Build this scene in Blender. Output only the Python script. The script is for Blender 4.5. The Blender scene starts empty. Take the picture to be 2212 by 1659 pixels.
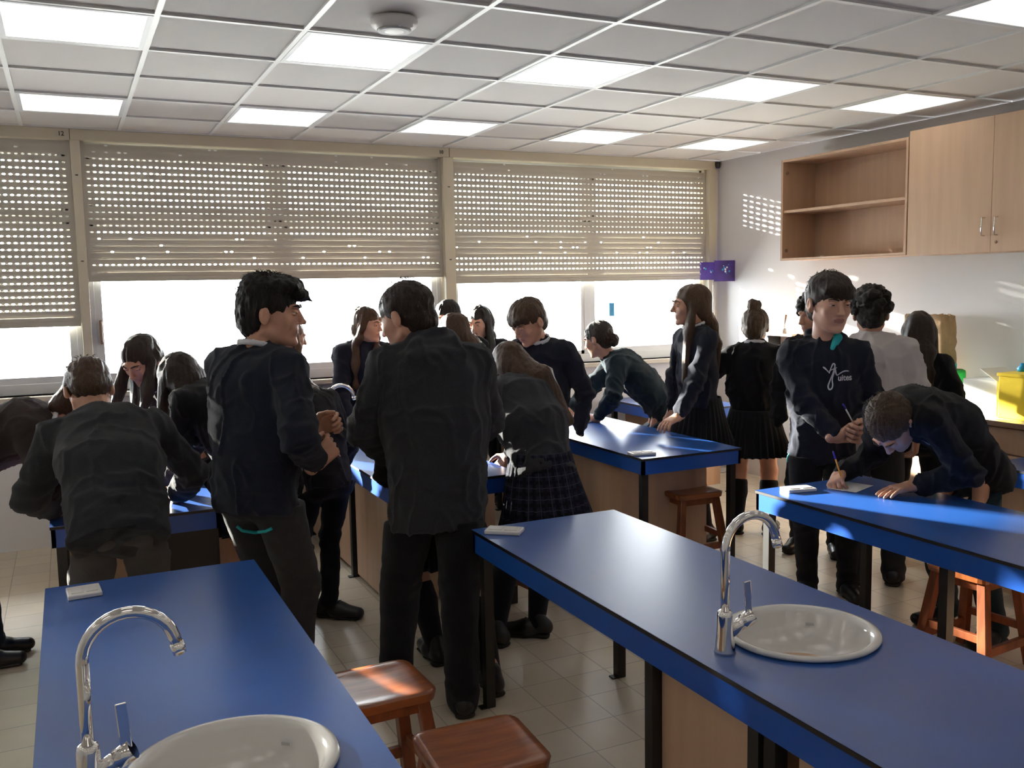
import bpy, bmesh, math, random
import numpy as np
from mathutils import Vector, Matrix
from mathutils.bvhtree import BVHTree

random.seed(7)
SC = bpy.context.scene
COL = SC.collection
PI = math.pi

# ------------------------------------------------------------------ camera
FPX = 2000.0
CAMP = Vector((0.195, -3.502, 1.75))
_pt, _rl, _yw = -0.10578, -0.01807, 0.44593
_f = Vector((math.sin(_yw)*math.cos(_pt), math.cos(_yw)*math.cos(_pt), math.sin(_pt)))
_r0 = Vector((math.cos(_yw), -math.sin(_yw), 0)); _u0 = _r0.cross(_f)
_r = math.cos(_rl)*_r0 + math.sin(_rl)*_u0
_u = -math.sin(_rl)*_r0 + math.cos(_rl)*_u0
cd = bpy.data.cameras.new('camera'); cam = bpy.data.objects.new('camera', cd); COL.objects.link(cam)
cd.sensor_width = 36; cd.lens = FPX*36/2212; cd.clip_start = 0.05; cd.clip_end = 200
m = Matrix((( _r.x,_u.x,-_f.x,CAMP.x),(_r.y,_u.y,-_f.y,CAMP.y),(_r.z,_u.z,-_f.z,CAMP.z),(0,0,0,1)))
cam.matrix_world = m
SC.camera = cam

# ------------------------------------------------------------------ light and exposure
vs = SC.view_settings
vs.view_transform = 'Standard'; vs.look = 'None'; vs.gamma = 1; vs.use_curve_mapping = False
vs.exposure = 0.58
SC.cycles.caustics_reflective = False; SC.cycles.caustics_refractive = False
W = bpy.data.worlds.new('sky'); SC.world = W; W.use_nodes = True
bg = W.node_tree.nodes['Background']; bg.inputs[0].default_value = (0.95, 0.97, 1.0, 1); bg.inputs[1].default_value = 20.0
sd = bpy.data.lights.new('sun', 'SUN'); sun = bpy.data.objects.new('sun', sd); COL.objects.link(sun)
sd.energy = 42.0; sd.angle = math.radians(1.2); sd.color = (1.0, 0.93, 0.82)
SUND = Vector((0.47, -1.0, -0.235)).normalized()
sun.location = (-3, 8, 4)
sun.rotation_euler = SUND.to_track_quat('-Z', 'Y').to_euler()
PANEL_E = .85

# ------------------------------------------------------------------ materials
def mat(name, col, rough=.6, metal=0, noise=0, nscale=20, bump=0, bscale=60, spec=.5, sheen=0, emit=None, es=0, coat=0, stretch=None, col2=None, trans=0):
    M = bpy.data.materials.new(name); M.use_nodes = True
    nt = M.node_tree; b = nt.nodes['Principled BSDF']
    b.inputs['Base Color'].default_value = (*col, 1); b.inputs['Roughness'].default_value = rough
    b.inputs['Metallic'].default_value = metal; b.inputs['Specular IOR Level'].default_value = spec
    b.inputs['Coat Weight'].default_value = coat
    b.inputs['Coat Roughness'].default_value = .12
    if sheen: b.inputs['Sheen Weight'].default_value = sheen; b.inputs['Sheen Roughness'].default_value = .5
    if emit: b.inputs['Emission Color'].default_value = (*emit, 1); b.inputs['Emission Strength'].default_value = es
    if noise or bump:
        tc = nt.nodes.new('ShaderNodeTexCoord'); mp = nt.nodes.new('ShaderNodeMapping'); nt.links.new(tc.outputs['Object'], mp.inputs[0])
        if stretch: mp.inputs['Scale'].default_value = stretch
    if noise or col2:
        n = nt.nodes.new('ShaderNodeTexNoise'); n.inputs['Scale'].default_value = nscale; n.inputs['Detail'].default_value = 5
        nt.links.new(mp.outputs[0], n.inputs['Vector'])
        mx = nt.nodes.new('ShaderNodeMix'); mx.data_type = 'RGBA'
        c2 = col2 or tuple(max(0, c*(1-noise)) for c in col)
        mx.inputs[6].default_value = (*col, 1); mx.inputs[7].default_value = (*c2, 1)
        rp = nt.nodes.new('ShaderNodeMapRange'); rp.inputs[1].default_value = .35; rp.inputs[2].default_value = .65
        nt.links.new(n.outputs[0], rp.inputs[0]); nt.links.new(rp.outputs[0], mx.inputs[0]); nt.links.new(mx.outputs[2], b.inputs['Base Color'])
    if bump:
        n2 = nt.nodes.new('ShaderNodeTexNoise'); n2.inputs['Scale'].default_value = bscale; n2.inputs['Detail'].default_value = 4
        nt.links.new(mp.outputs[0], n2.inputs['Vector'])
        bp = nt.nodes.new('ShaderNodeBump'); bp.inputs['Strength'].default_value = bump; bp.inputs['Distance'].default_value = .01
        nt.links.new(n2.outputs[0], bp.inputs['Height']); nt.links.new(bp.outputs[0], b.inputs['Normal'])
    return M

MT = {}
MT['wall'] = mat('wall_paint', (.74,.735,.745), .85, bump=.05, bscale=90)
MT['ceil_tile'] = mat('ceiling_tile', (.78,.75,.715), .9, bump=.12, bscale=220)
MT['tbar'] = mat('ceiling_grid_metal', (.80,.80,.78), .35)
MT['frame_cream'] = mat('cream_enamel', (.62,.56,.43), .5)
MT['shutter'] = mat('shutter_plastic', (.50,.465,.395), .55)
MT['win_white'] = mat('white_aluminium', (.72,.74,.76), .4)
MT['black_metal'] = mat('black_enamel', (.012,.011,.011), .45)
MT['chrome'] = mat('chrome', (.82,.80,.78), .07, metal=1)
MT['porcelain'] = mat('porcelain', (.72,.70,.68), .12, coat=.6)
MT['white_plastic'] = mat('white_plastic', (.75,.72,.70), .35)
MT['laminate'] = mat('beech_laminate', (.62,.41,.27), .45, noise=.10, nscale=3, stretch=(6,6,.5))
MT['laminate_edge'] = mat('beech_edge', (.33,.21,.14), .5)
MT['blue'] = mat('blue_laminate', (.016,.085,.34), .31, bump=.015, bscale=700, spec=1.0)
MT['blue_side'] = mat('blue_fascia', (.010,.085,.42), .35)
MT['edge_black'] = mat('black_phenolic_edge', (.012,.010,.010), .5)
MT['stool'] = mat('varnished_wood', (.36,.105,.030), .3, noise=.45, nscale=4, stretch=(1.2,9,3), coat=.4)
MT['stool_leg'] = mat('varnished_leg_wood', (.27,.075,.026), .35, noise=.4, nscale=5, stretch=(6,6,1), coat=.3)
MT['cardboard'] = mat('kraft_paper', (.45,.30,.16), .8, noise=.2, nscale=14, bump=.6, bscale=12)
MT['yellow'] = mat('yellow_plastic', (.90,.66,.03), .4)
MT['white_box'] = mat('white_card', (.80,.82,.80), .6)
MT['green'] = mat('green_plastic', (.01,.25,.035), .35)
MT['bluepl'] = mat('blue_plastic', (.01,.30,.62), .35)
MT['purple'] = mat('purple_print', (.075,.035,.30), .5, noise=.5, nscale=9)
MT['grey_counter'] = mat('grey_counter', (.42,.40,.37), .3, noise=.15, nscale=60)
MT['door_white'] = mat('grey_paint', (.5,.5,.5), .5)
MT['ink'] = mat('dark_ink', (.05,.045,.04), .7)
MT['paper'] = mat('paper', (.80,.81,.84), .8)
MT['pen_blue'] = mat('pen_blue', (.05,.03,.45), .35)
MT['pencil_yellow'] = mat('pencil_yellow', (.75,.30,.02), .4)
MT['teal'] = mat('teal_cloth', (.01,.42,.45), .6)
MT['sill'] = mat('stone_sill', (.60,.54,.44), .5)
MT['exterior'] = mat('exterior_render', (.62,.60,.56), .9)
MT['leafo'] = mat('sun_block_leaf', (.05,.10,.03), .8, noise=.5, nscale=4)  # leaves of the sun blocker added outside
MT['ground_out'] = mat('exterior_paving', (.5,.49,.46), .9)

# floor: cream tiles with pale joints
def floor_mat():
    M = bpy.data.materials.new('cream_floor_tiles'); M.use_nodes = True; nt = M.node_tree; b = nt.nodes['Principled BSDF']
    tc = nt.nodes.new('ShaderNodeTexCoord'); br = nt.nodes.new('ShaderNodeTexBrick')
    br.offset = 0; br.inputs['Scale'].default_value = 1; br.inputs['Mortar Size'].default_value = .0028; br.inputs['Mortar Smooth'].default_value = .1
    br.inputs['Brick Width'].default_value = .21; br.inputs['Row Height'].default_value = .21
    br.inputs['Color1'].default_value = (.70,.61,.47,1); br.inputs['Color2'].default_value = (.64,.555,.43,1); br.inputs['Mortar'].default_value = (.42,.37,.30,1)
    nt.links.new(tc.outputs['Object'], br.inputs[0])
    n = nt.nodes.new('ShaderNodeTexNoise'); n.inputs['Scale'].default_value = 3.5; n.inputs['Detail'].default_value = 6
    nt.links.new(tc.outputs['Object'], n.inputs[0])
    mx = nt.nodes.new('ShaderNodeMix'); mx.data_type = 'RGBA'; mx.blend_type = 'MULTIPLY'
    mr = nt.nodes.new('ShaderNodeMapRange'); mr.inputs[3].default_value = .8; mr.inputs[4].default_value = 1.1
    nt.links.new(n.outputs[0], mr.inputs[0]); mx.inputs[0].default_value = 1
    nt.links.new(br.outputs[0], mx.inputs[6]); nt.links.new(mr.outputs[0], mx.inputs[7]); nt.links.new(mx.outputs[2], b.inputs['Base Color'])
    b.inputs['Roughness'].default_value = .34
    bp = nt.nodes.new('ShaderNodeBump'); bp.inputs['Strength'].default_value = .35; bp.inputs['Distance'].default_value = .003; bp.invert = True
    nt.links.new(br.outputs[1], bp.inputs['Height']); nt.links.new(bp.outputs[0], b.inputs['Normal'])
    return M
MT['floor'] = floor_mat()

def glass_mat():
    M = bpy.data.materials.new('window_glass'); M.use_nodes = True; nt = M.node_tree
    for n in list(nt.nodes): nt.nodes.remove(n)
    o = nt.nodes.new('ShaderNodeOutputMaterial'); t = nt.nodes.new('ShaderNodeBsdfTransparent'); g = nt.nodes.new('ShaderNodeBsdfGlossy')
    t.inputs[0].default_value = (.95,.97,.97,1); g.inputs['Roughness'].default_value = .02
    f = nt.nodes.new('ShaderNodeFresnel'); f.inputs[0].default_value = 1.3
    mx = nt.nodes.new('ShaderNodeMixShader'); nt.links.new(f.outputs[0], mx.inputs[0]); nt.links.new(t.outputs[0], mx.inputs[1]); nt.links.new(g.outputs[0], mx.inputs[2]); nt.links.new(mx.outputs[0], o.inputs[0])
    return M
MT['glass'] = glass_mat()
def emit_mat(name, col, s):
    M = bpy.data.materials.new(name); M.use_nodes = True; nt = M.node_tree; b = nt.nodes['Principled BSDF']
    b.inputs['Base Color'].default_value = (.8,.8,.78,1); b.inputs['Emission Color'].default_value = (*col,1); b.inputs['Emission Strength'].default_value = s; b.inputs['Roughness'].default_value = .4
    return M
MT['diffuser'] = emit_mat('lamp_diffuser', (1.0,.95,.86), PANEL_E)

# ------------------------------------------------------------------ helpers
def tag(o, label=None, cat=None, group=None, kind=None):
    if label: o['label'] = label
    if cat: o['category'] = cat
    if group: o['group'] = group
    if kind: o['kind'] = kind
    return o
def empty(name, loc, label, cat, group=None, rz=0):
    o = bpy.data.objects.new(name, None); COL.objects.link(o); o.location = loc; o.rotation_euler = (0,0,rz); o.empty_display_size = .1
    return tag(o, label, cat, group)
def link(name, me, mt, parent=None, smooth=False, loc=None):
    if isinstance(mt, (list, tuple)):
        for k in mt: me.materials.append(MT[k] if isinstance(k, str) else k)
    else: me.materials.append(MT[mt] if isinstance(mt, str) else mt)
    if smooth: me.polygons.foreach_set('use_smooth', [True]*len(me.polygons))
    o = bpy.data.objects.new(name, me); COL.objects.link(o)
    if parent: o.parent = parent
    if loc: o.location = loc
    return o
def copy_tree(o, parent=None):
    c = o.copy(); COL.objects.link(c)
    if parent: c.parent = parent
    for ch in o.children: copy_tree(ch, c)
    return c
class MB:
    def __init__(s): s.bm = bmesh.new()
    def box(s, x0,x1,y0,y1,z0,z1, mi=0, bev=0, M=None):
        r = bmesh.ops.create_cube(s.bm, size=1); vs = r['verts']
        for v in vs: v.co = Vector((x0+(v.co.x+.5)*(x1-x0), y0+(v.co.y+.5)*(y1-y0), z0+(v.co.z+.5)*(z1-z0)))
        fs = set(f for v in vs for f in v.link_faces)
        if bev:
            es = list(set(e for v in vs for e in v.link_edges))
            r2 = bmesh.ops.bevel(s.bm, geom=es, offset=bev, segments=2, affect='EDGES', profile=.5)
            fs = set(r2['faces'])
            vs = list(set(v for f in fs for v in f.verts) | set(v for v in vs if v.is_valid))
            fs = set(f for v in vs for f in v.link_faces)
        for f in fs: f.material_index = mi
        if M is not None:
            for v in set(v for f in fs for v in f.verts): v.co = M @ v.co
        return s
    def tube(s, pts, rads, n=12, mi=0, cap=True, sc=None):
        if not hasattr(rads, '__len__'): rads = [rads]*len(pts)
        pts = [Vector(p) for p in pts]; rings = []
        t0 = (pts[1]-pts[0]).normalized(); nrm = t0.orthogonal().normalized()
        for i, p in enumerate(pts):
            t = ((pts[min(i+1,len(pts)-1)]-pts[max(i-1,0)])).normalized()
            nrm = (nrm - t*nrm.dot(t)).normalized(); b = t.cross(nrm)
            rings.append([s.bm.verts.new(p + (nrm*math.cos(a)+b*math.sin(a))*rads[i]) for a in [2*PI*k/n for k in range(n)]])
        for A, B in zip(rings, rings[1:]):
            for k in range(n):
                f = s.bm.faces.new((A[k],A[(k+1)%n],B[(k+1)%n],B[k])); f.material_index = mi; f.smooth = True
        if cap:
            for R_, rev in ((rings[0],True),(rings[-1],False)):
                f = s.bm.faces.new(R_[::-1] if rev else R_); f.material_index = mi
        return s
    def lathe(s, prof, c=(0,0,0), n=32, sx=1, sy=1, mi=0, cap=True):
        rings = []
        for r, z in prof:
            rings.append([s.bm.verts.new((c[0]+r*sx*math.cos(2*PI*k/n), c[1]+r*sy*math.sin(2*PI*k/n), c[2]+z)) for k in range(n)])
        for A, B in zip(rings, rings[1:]):
            for k in range(n):
                f = s.bm.faces.new((A[k],A[(k+1)%n],B[(k+1)%n],B[k])); f.smooth = True; f.material_index = mi
        if cap and prof[0][0] > 1e-5: f = s.bm.faces.new(rings[0][::-1]); f.material_index = mi
        if cap and prof[-1][0] > 1e-5: f = s.bm.faces.new(rings[-1]); f.material_index = mi
        return s
    def prism(s, poly, h, M=None, mi=0):
        A = [s.bm.verts.new((x,y,0)) for x,y in poly]; B = [s.bm.verts.new((x,y,h)) for x,y in poly]
        n = len(poly)
        fs = [s.bm.faces.new(A[::-1]), s.bm.faces.new(B)] + [s.bm.faces.new((A[k],A[(k+1)%n],B[(k+1)%n],B[k])) for k in range(n)]
        for f in fs: f.material_index = mi
        if M is not None:
            for v in A+B: v.co = M @ v.co
        return s
    def mesh(s, name):
        bmesh.ops.recalc_face_normals(s.bm, faces=s.bm.faces)
        me = bpy.data.meshes.new(name); s.bm.to_mesh(me); s.bm.free(); return me
    def obj(s, name, mt, parent=None, loc=None): return link(name, s.mesh(name), mt, parent, loc=loc)
def box(name, x0,x1,y0,y1,z0,z1, mt, parent=None, bev=0):
    return MB().box(x0,x1,y0,y1,z0,z1, bev=bev).obj(name, mt, parent)
def struct(o, label=None): o['kind'] = 'structure'; return tag(o, label)
def text_obj(name, body, size, mt, M, parent=None, ext=.001, bold=0):
    cu = bpy.data.curves.new(name, 'FONT'); cu.body = body; cu.size = size; cu.extrude = ext; cu.align_x = 'CENTER'; cu.align_y = 'CENTER'; cu.offset = bold
    t = bpy.data.objects.new(name, cu); COL.objects.link(t)
    dg = bpy.context.evaluated_depsgraph_get(); me = bpy.data.meshes.new_from_object(t.evaluated_get(dg))
    bpy.data.objects.remove(t); me.transform(M)
    return link(name, me, mt, parent)

# ------------------------------------------------------------------ room shell
CH = 2.862; XL, XR, YB, YW = -2.7, 5.74, -5.6, 3.57
fl = struct(box('floor', XL-.1, XR+.1, YB-.1, YW+.35, -.12, 0, 'floor'), 'cream square tiled classroom floor')
# ceiling tiles and grid
ce = struct(box('ceiling', XL-.1, XR+.1, YB-.1, YW+.35, CH+.010, CH+.08, 'ceil_tile'), 'suspended ceiling of grey square tiles')
g = MB()
for i in range(-5, 10):
    x = i*.6; g.box(x-.012, x+.012, YB, YW, CH-.001, CH+.012)
for j in range(-10, 7):
    y = j*.6 
    if y < YW-.05: g.box(XL, XR, y-.012, y+.012, CH-.0012, CH+.0118)
g.box(XL, XR, YW-.025, YW, CH-.002, CH+.012)
gr = g.obj('ceiling_grid', 'tbar', ce)
struct(box('wall_right', XR, XR+.15, YB, YW+.3, 0, CH, 'wall'), 'pale grey right wall')
struct(box('wall_left', XL-.15, XL, YB, YW+.3, 0, CH, 'wall'), 'pale grey left wall')
struct(box('wall_back', XL-.15, XR+.15, YB-.15, YB, 0, CH, 'wall'), 'pale grey wall behind the camera')
SILL = 1.06
wf = MB().box(XL, XR, YW, YW+.3, 0, SILL)
struct(wf.obj('wall_window', 'wall'), 'pale parapet wall under the windows')
struct(box('wall_window_top', XL, XR, YW+.06, YW+.3, 2.79, CH, 'wall'))
# cream header box and posts
struct(box('trim_1', XL, 5.69, YW-.02, YW+.10, 2.785, 2.86, 'frame_cream', bev=.004), 'cream shutter housing running under the ceiling')
POSTS = [(-2.7,-2.6),(.285,.345),(2.985,3.075),(5.62,5.70)]
for k, (a, b) in enumerate(POSTS):
    struct(box('trim_%d' % (k+2), a, b, YW-.03, YW+.16, SILL, 2.785, 'frame_cream', bev=.004), 'cream upright post between the windows')
for k, (x, zz) in enumerate([(.315,2.55),(.315,1.97),(3.03,2.55),(3.03,1.97)]):
    tag(box('trim_rivet', x-.009, x+.009, YW-.034, YW-.029, zz-.004, zz+.004, 'ink'), kind='structure')
struct(box('trim_7', XL, XR, YW-.07, YW+.14, SILL-.035, SILL, 'sill', bev=.005), 'stone window sill')
struct(box('wall_window_end', 5.70, XR, YW, YW+.3, SILL, CH, 'wall'))
Mt = Matrix.Translation((.235, YW-.0225, 2.822)) @ Matrix.Rotation(PI/2, 4, 'X')
tag(text_obj('trim_number', '12', .040, 'ink', Mt, ext=.0008, bold=.001), 'dark number 12 on the shutter housing', kind='structure')
Mt = Matrix.Translation((2.975, YW-.0225, 2.822)) @ Matrix.Rotation(PI/2, 4, 'X')
tag(text_obj('trim_number', '10', .036, 'ink', Mt, ext=.0008, bold=.001), 'dark number 10 on the shutter housing', kind='structure')
for x in (.287, 3.045):
    tag(box('trim_seam', x-.002, x+.002, YW-.0215, YW-.019, 2.787, 2.858, 'ink'), kind='structure')

# windows: sash frame, pane, shutter
SPANS = [(-2.60,.285,1.525),(.345,2.985,1.83),(3.075,5.62,1.775)]
WY = YW+.115
for k, (x0, x1, sb) in enumerate(SPANS):
    w = bpy.data.objects.new('window_%d' % (k+1), None); COL.objects.link(w); w.location = ((x0+x1)/2, WY, SILL); w['kind'] = 'structure'
    w['label'] = ['white framed window at the far left', 'white framed middle window', 'white framed window next to the right wall'][k]
    f = MB(); L = lambda v: v
    cx = (x0+x1)/2
    def fb(a, b, c, d, dy=0, th=.05): f.box(a-cx, b-cx, -th/2+dy, th/2+dy, c-SILL, d-SILL, bev=.004)
    fb(x0, x0+.035, SILL, 2.785); fb(x1-.035, x1, SILL, 2.785); fb(x0, x1, SILL, SILL+.075); fb(x0, x1, 2.70, 2.785)
    fb(x0, x1, 2.255, 2.315)                       # transom
    mid = cx + (.02 if k == 1 else .03)
    fb(mid-.035, mid+.035, SILL+.075, 2.70)
    # opening sash at each side
    for a, b in ((x0+.035, mid-.035), (mid+.035, x1-.035)):
        for c, d in ((SILL+.075, 2.255), (2.315, 2.70)):
            t_ = .045 if k < 2 or a > cx else .03
            f.box(a-cx, b-cx, -.02, .02, c-SILL, c-SILL+t_); f.box(a-cx, b-cx, -.02, .02, d-SILL-t_, d-SILL)
            f.box(a-cx, a-cx+t_, -.02, .02, c-SILL, d-SILL); f.box(b-cx-t_, b-cx, -.02, .02, c-SILL, d-SILL)
    f.obj('window_frame', 'win_white', w)
    MB().box(x0-cx+.03, x1-cx-.03, -.004, .004, .06, 1.70).obj('window_pane', 'glass', w)
    if k == 1:
        h = MB().box(x0-cx+.055, x0-cx+.073, -.06, -.02, .33, .50, bev=.004).box(x0-cx+.058, x0-cx+.070, -.075, -.055, .35, .49, bev=.003)
        tag(h.obj('window_handle', 'laminate_edge', w), 'dark window handle')
    # perforated roller shutter: interlocking slats with oblong holes
    hx = .0405; rows = int((2.775-sb)/.0455); P = .0455
    bm = bmesh.new(); rng = random.Random(k)
    nx = int((x1-x0-.012)/hx); xs = (x0+x1)/2 - nx*hx/2
    def prof(t):   # bulge of one slat, t 0..1 bottom to top
        return -.003*math.sin(PI*min(max(t, 0), 1))**.7
    for r in range(rows):
        z0 = sb+.03+r*P
        if z0+P > 2.80: break
        # slat lower strip (curved, solid)
        T = [0,.12,.35,.58,.70]
        V = [[bm.verts.new((xx-cx, prof(t)-.085, z0+t*P-SILL)) for xx in (xs, xs+nx*hx)] for t in T]
        for A, B in zip(V, V[1:]): bm.faces.new((A[0],A[1],B[1],B[0]))
        # perforated joint strip
        zc = z0+.85*P; hw, hh = .0115, .0062
        # how far each slat is drawn apart: the lowest ones hang closed over their holes
        z1_, z2_ = z0+.70*P, z0+P
        closed = (k == 1 and 2 <= r <= 5) or (k == 2 and 4 <= r <= 7) or r == 0 or z2_ > 2.70
        for c in range(nx):
            xa = xs+c*hx; xb = xa+hx; xm = (xa+xb)/2
            if closed and not (rng.random() < .08 and r > 0):
                q = [bm.verts.new(p) for p in ((xa-cx,-.085,z1_-SILL),(xb-cx,-.085,z1_-SILL),(xb-cx,-.085,z2_-SILL),(xa-cx,-.085,z2_-SILL))]; bm.faces.new(q); continue
            O = [(xa,z1_),(xm,z1_),(xb,z1_),(xb,zc),(xb,z2_),(xm,z2_),(xa,z2_),(xa,zc)]
            I = [(xm-hw*.75,zc-hh*.75),(xm,zc-hh),(xm+hw*.75,zc-hh*.75),(xm+hw,zc),(xm+hw*.75,zc+hh*.75),(xm,zc+hh),(xm-hw*.75,zc+hh*.75),(xm-hw,zc)]
            VO = [bm.verts.new((a-cx,-.085,b-SILL)) for a,b in O]; VI = [bm.verts.new((a-cx,-.083,b-SILL)) for a,b in I]
            VJ = [bm.verts.new((a-cx,-.078,b-SILL)) for a,b in I]
            for q in range(8):
                bm.faces.new((VO[q],VO[(q+1)%8],VI[(q+1)%8],VI[q])); bm.faces.new((VI[q],VI[(q+1)%8],VJ[(q+1)%8],VJ[q]))
    # bottom rail
    def bb(a,b,c,d,e,f_):
        r_ = bmesh.ops.create_cube(bm, size=1)
        for v in r_['verts']: v.co = Vector((a+(v.co.x+.5)*(b-a)-cx, c+(v.co.y+.5)*(d-c), e+(v.co.z+.5)*(f_-e)-SILL))
    bb(x0+.004, x1-.004, -.093, -.078, sb, sb+.032); bb(x0+.004, x1-.004, -.098, -.072, sb, sb+.008)
    bb(x0, xs, -.090, -.080, sb+.02, 2.785); bb(xs+nx*hx, x1, -.090, -.080, sb+.02, 2.785)
    me = bpy.data.meshes.new('roller_shutter'); bm.to_mesh(me); bm.free()
    o = link('roller_shutter', me, 'shutter', w); o['label'] = 'beige perforated roller shutter'

# outside: paving, and an unseen leafy crown added to block the higher sun
struct(box('ground_outside', -30, 30, YW+.6, 40, -1.2, -1.0, 'ground_out'))
tr_ = empty('sun_block_tree', (-7.8, 13.8, -1.0), 'unseen broad leafy crown added outside left of the windows to block sun', 'sun_block_tree')
MB().tube([(0,0,0),(.1,0,2.5),(.4,0,4.6),(1.6,-.1,6.2)], [.30,.22,.18,.10], 12).obj('sun_block_trunk','laminate_edge',tr_)
MB().tube([(.3,0,4.2),(2.6,.1,5.9),(5.4,0,6.9)], [.15,.10,.05], 10).obj('sun_block_branch','laminate_edge',tr_)
bml = bmesh.new(); rl = random.Random(9)
for q in range(9000):
    a, b, c_ = rl.uniform(-1,1), rl.uniform(-1,1), rl.uniform(-1,1)
    if a*a+b*b+c_*c_ > 1: continue
    P_ = Vector((4.2+a*5.4, b*1.9, 7.3+c_*2.05)); n_ = Vector((rl.gauss(0,1), rl.gauss(0,1), rl.gauss(0,1))).normalized(); t_ = n_.orthogonal().normalized(); e_ = n_.cross(t_); s_ = rl.uniform(.13,.24)
    bml.faces.new([bml.verts.new(P_+t_*s_), bml.verts.new(P_+e_*s_*.5), bml.verts.new(P_-t_*s_), bml.verts.new(P_-e_*s_*.5)])
me = bpy.data.meshes.new('sun_block_leaves'); bml.to_mesh(me); bml.free(); link('sun_block_leaves', me, 'leafo', tr_)
# purple display boards on a thin pole in the corner
pr = empty('display_board', (5.55, 3.38, 0), 'purple printed folding board on a thin pole in the window corner', 'board')
b_ = MB(); b_.box(-.20,0,-.012,.0,0,.16, M=Matrix.Rotation(math.radians(14),4,'Z')@Matrix.Translation((0,0,1.77))); b_.obj('board_panel','purple',pr)
b_ = MB(); b_.box(0,.20,-.012,.0,0,.19, M=Matrix.Translation((0,0,1.755))@Matrix.Rotation(math.radians(-15),4,'Z')); b_.obj('board_panel','purple',pr)
MB().tube([(0,0,.02),(0,0,1.95)], .009, 10).obj('pole', 'door_white', pr)
MB().lathe([(0,0),(.14,0),(.14,.012),(.02,.03),(0,.03)]).obj('pole_base', 'door_white', pr)
rg = random.Random(3)
for q in range(16):
    a = rg.uniform(.02,.18); sgn = rg.choice((-1,1)); z = rg.uniform(1.80,1.91); r = rg.uniform(.004,.010)
    Mx = Matrix.Rotation(math.radians(14 if sgn < 0 else -15),4,'Z') @ Matrix.Translation((sgn*a, -.0125, z)) @ Matrix.Rotation(PI/2,4,'X')
    MB().prism([(r*math.cos(2*PI*i/10), r*math.sin(2*PI*i/10)) for i in range(10)], .0008, M=Mx).obj('printed_spot', rg.choice(('paper','bluepl')), pr)
# security sensor in the corner
cs = empty('wall_sensor', (5.715, YW-.03, 2.83), 'small dark round sensor in the corner above the shutter housing', 'sensor')
MB().lathe([(0,-.03),(.018,-.03),(.024,-.01),(.024,.02),(0,.02)], n=20).obj('sensor_body', 'ink', cs)
MB().lathe([(0,-.036),(.012,-.034),(.014,-.029)], n=16).obj('sensor_lens', 'pen_blue', cs)
st = tag(box('window_sticker', 4.60, 4.655, WY-.03, WY-.022, 1.46, 1.58, 'bluepl'), 'small blue sticker on the glass beside the mullion', 'sticker')

# ceiling lamps
def lamp(i, j, label):
    x0, y0 = i*.6, j*.6
    r = empty('ceiling_light', (x0+.3, y0+.3, CH), label, 'ceiling light', 'square ceiling light panels')
    f = MB()
    for a in ((-.288,.288,-.288,-.266),(-.288,.288,.266,.288),(-.288,-.266,-.266,.266),(.266,.288,-.266,.266)): f.box(a[0],a[1],a[2],a[3],-.003,.009)
    f.obj('frame', 'win_white', r)
    MB().box(-.266,.266,-.266,.266,.000,.008).obj('diffuser', 'diffuser', r)
rowname = {1:'second row from the windows', 4:'row nearest the windows', -2:'third row from the windows', -5:'fourth row from the windows', -8:'fifth row from the windows'}
colname = {-4:'near the left wall', -2:'left of the frame edge', 0:'at the far left', 2:'second from the left', 4:'third from the left', 6:'fourth from the left', 8:'nearest the cabinet wall'}
for j in (4, 1, -2, -5, -8):
    for i in (-4,-2,0,2,4,6,8):
        lamp(i, j, 'square lit ceiling panel in the %s, %s' % (rowname[j], colname[i]))
sm = empty('smoke_detector', (1.50, .305, CH), 'round white domed alarm unit on a ceiling tile', 'smoke detector')
MB().lathe([(0,.0),(.098,.0),(.100,-.012),(.092,-.030),(.070,-.045),(.035,-.052),(0,-.053)], n=40).obj('dome', 'white_plastic', sm)
MB().lathe([(.060,-.0485),(.072,-.0445),(.071,-.048),(.060,-.051)], n=40).obj('ring', 'door_white', sm)
MB().lathe([(0,-.002),(.006,-.002),(.006,.002),(0,.002)], c=(.0,-.07,-.044), n=12).obj('indicator', 'paper', sm)

# ------------------------------------------------------------------ wall cabinets
def handle(par, x, y, z, mt='chrome'):
    MB().tube([(x,y,z-.055),(x-.028,y,z-.055),(x-.030,y,z),(x-.028,y,z+.055),(x,y,z+.055)], .0045, 8).obj('handle', mt, par)
CX = 5.39
cb = empty('wall_cabinet', (CX, 1.7, 1.91), 'open beech wall cabinet with one shelf and no doors', 'cabinet')
def cbx(name, x0,x1,y0,y1,z0,z1, mt='laminate', par=cb, org=(CX,1.7,1.91), bev=.001):
    return MB().box(x0-org[0],x1-org[0],y0-org[1],y1-org[1],z0-org[2],z1-org[2], bev=bev).obj(name, mt, par)
y0, y1, zb, zt = 1.09, 2.325, 1.91, 2.70
cbx('side_panel', CX,XR-.002,y1-.018,y1,zb,zt); cbx('side_panel', CX,XR-.002,y0,y0+.018,zb,zt)
cbx('top_panel', CX,XR-.002,y0+.018,y1-.018,zt-.018,zt); cbx('bottom_panel', CX,XR-.002,y0+.018,y1-.018,zb,zb+.018)
cbx('back_panel', XR-.012,XR-.002,y0+.018,y1-.018,zb+.018,zt-.018)
cbx('shelf', CX+.012,XR-.012,y0+.018,y1-.018,2.285,2.305)
cbx('front_edge', CX-.001,CX+.0005,y1-.004,y1,zb,zt,'laminate_edge'); cbx('front_edge', CX-.001,CX+.0005,y0,y1,zb,zb+.004,'laminate_edge')
for yy, zz in ((y1-.02,2.60),(y1-.02,1.99)):
    hp = MB().lathe([(0,0),(.014,0),(.014,.006),(0,.006)], n=16).obj('hinge_plate', 'laminate_edge', cb)
    hp.rotation_euler = (PI/2,0,0); hp.location = (.04, yy-1.7, zz-1.91)
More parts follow.
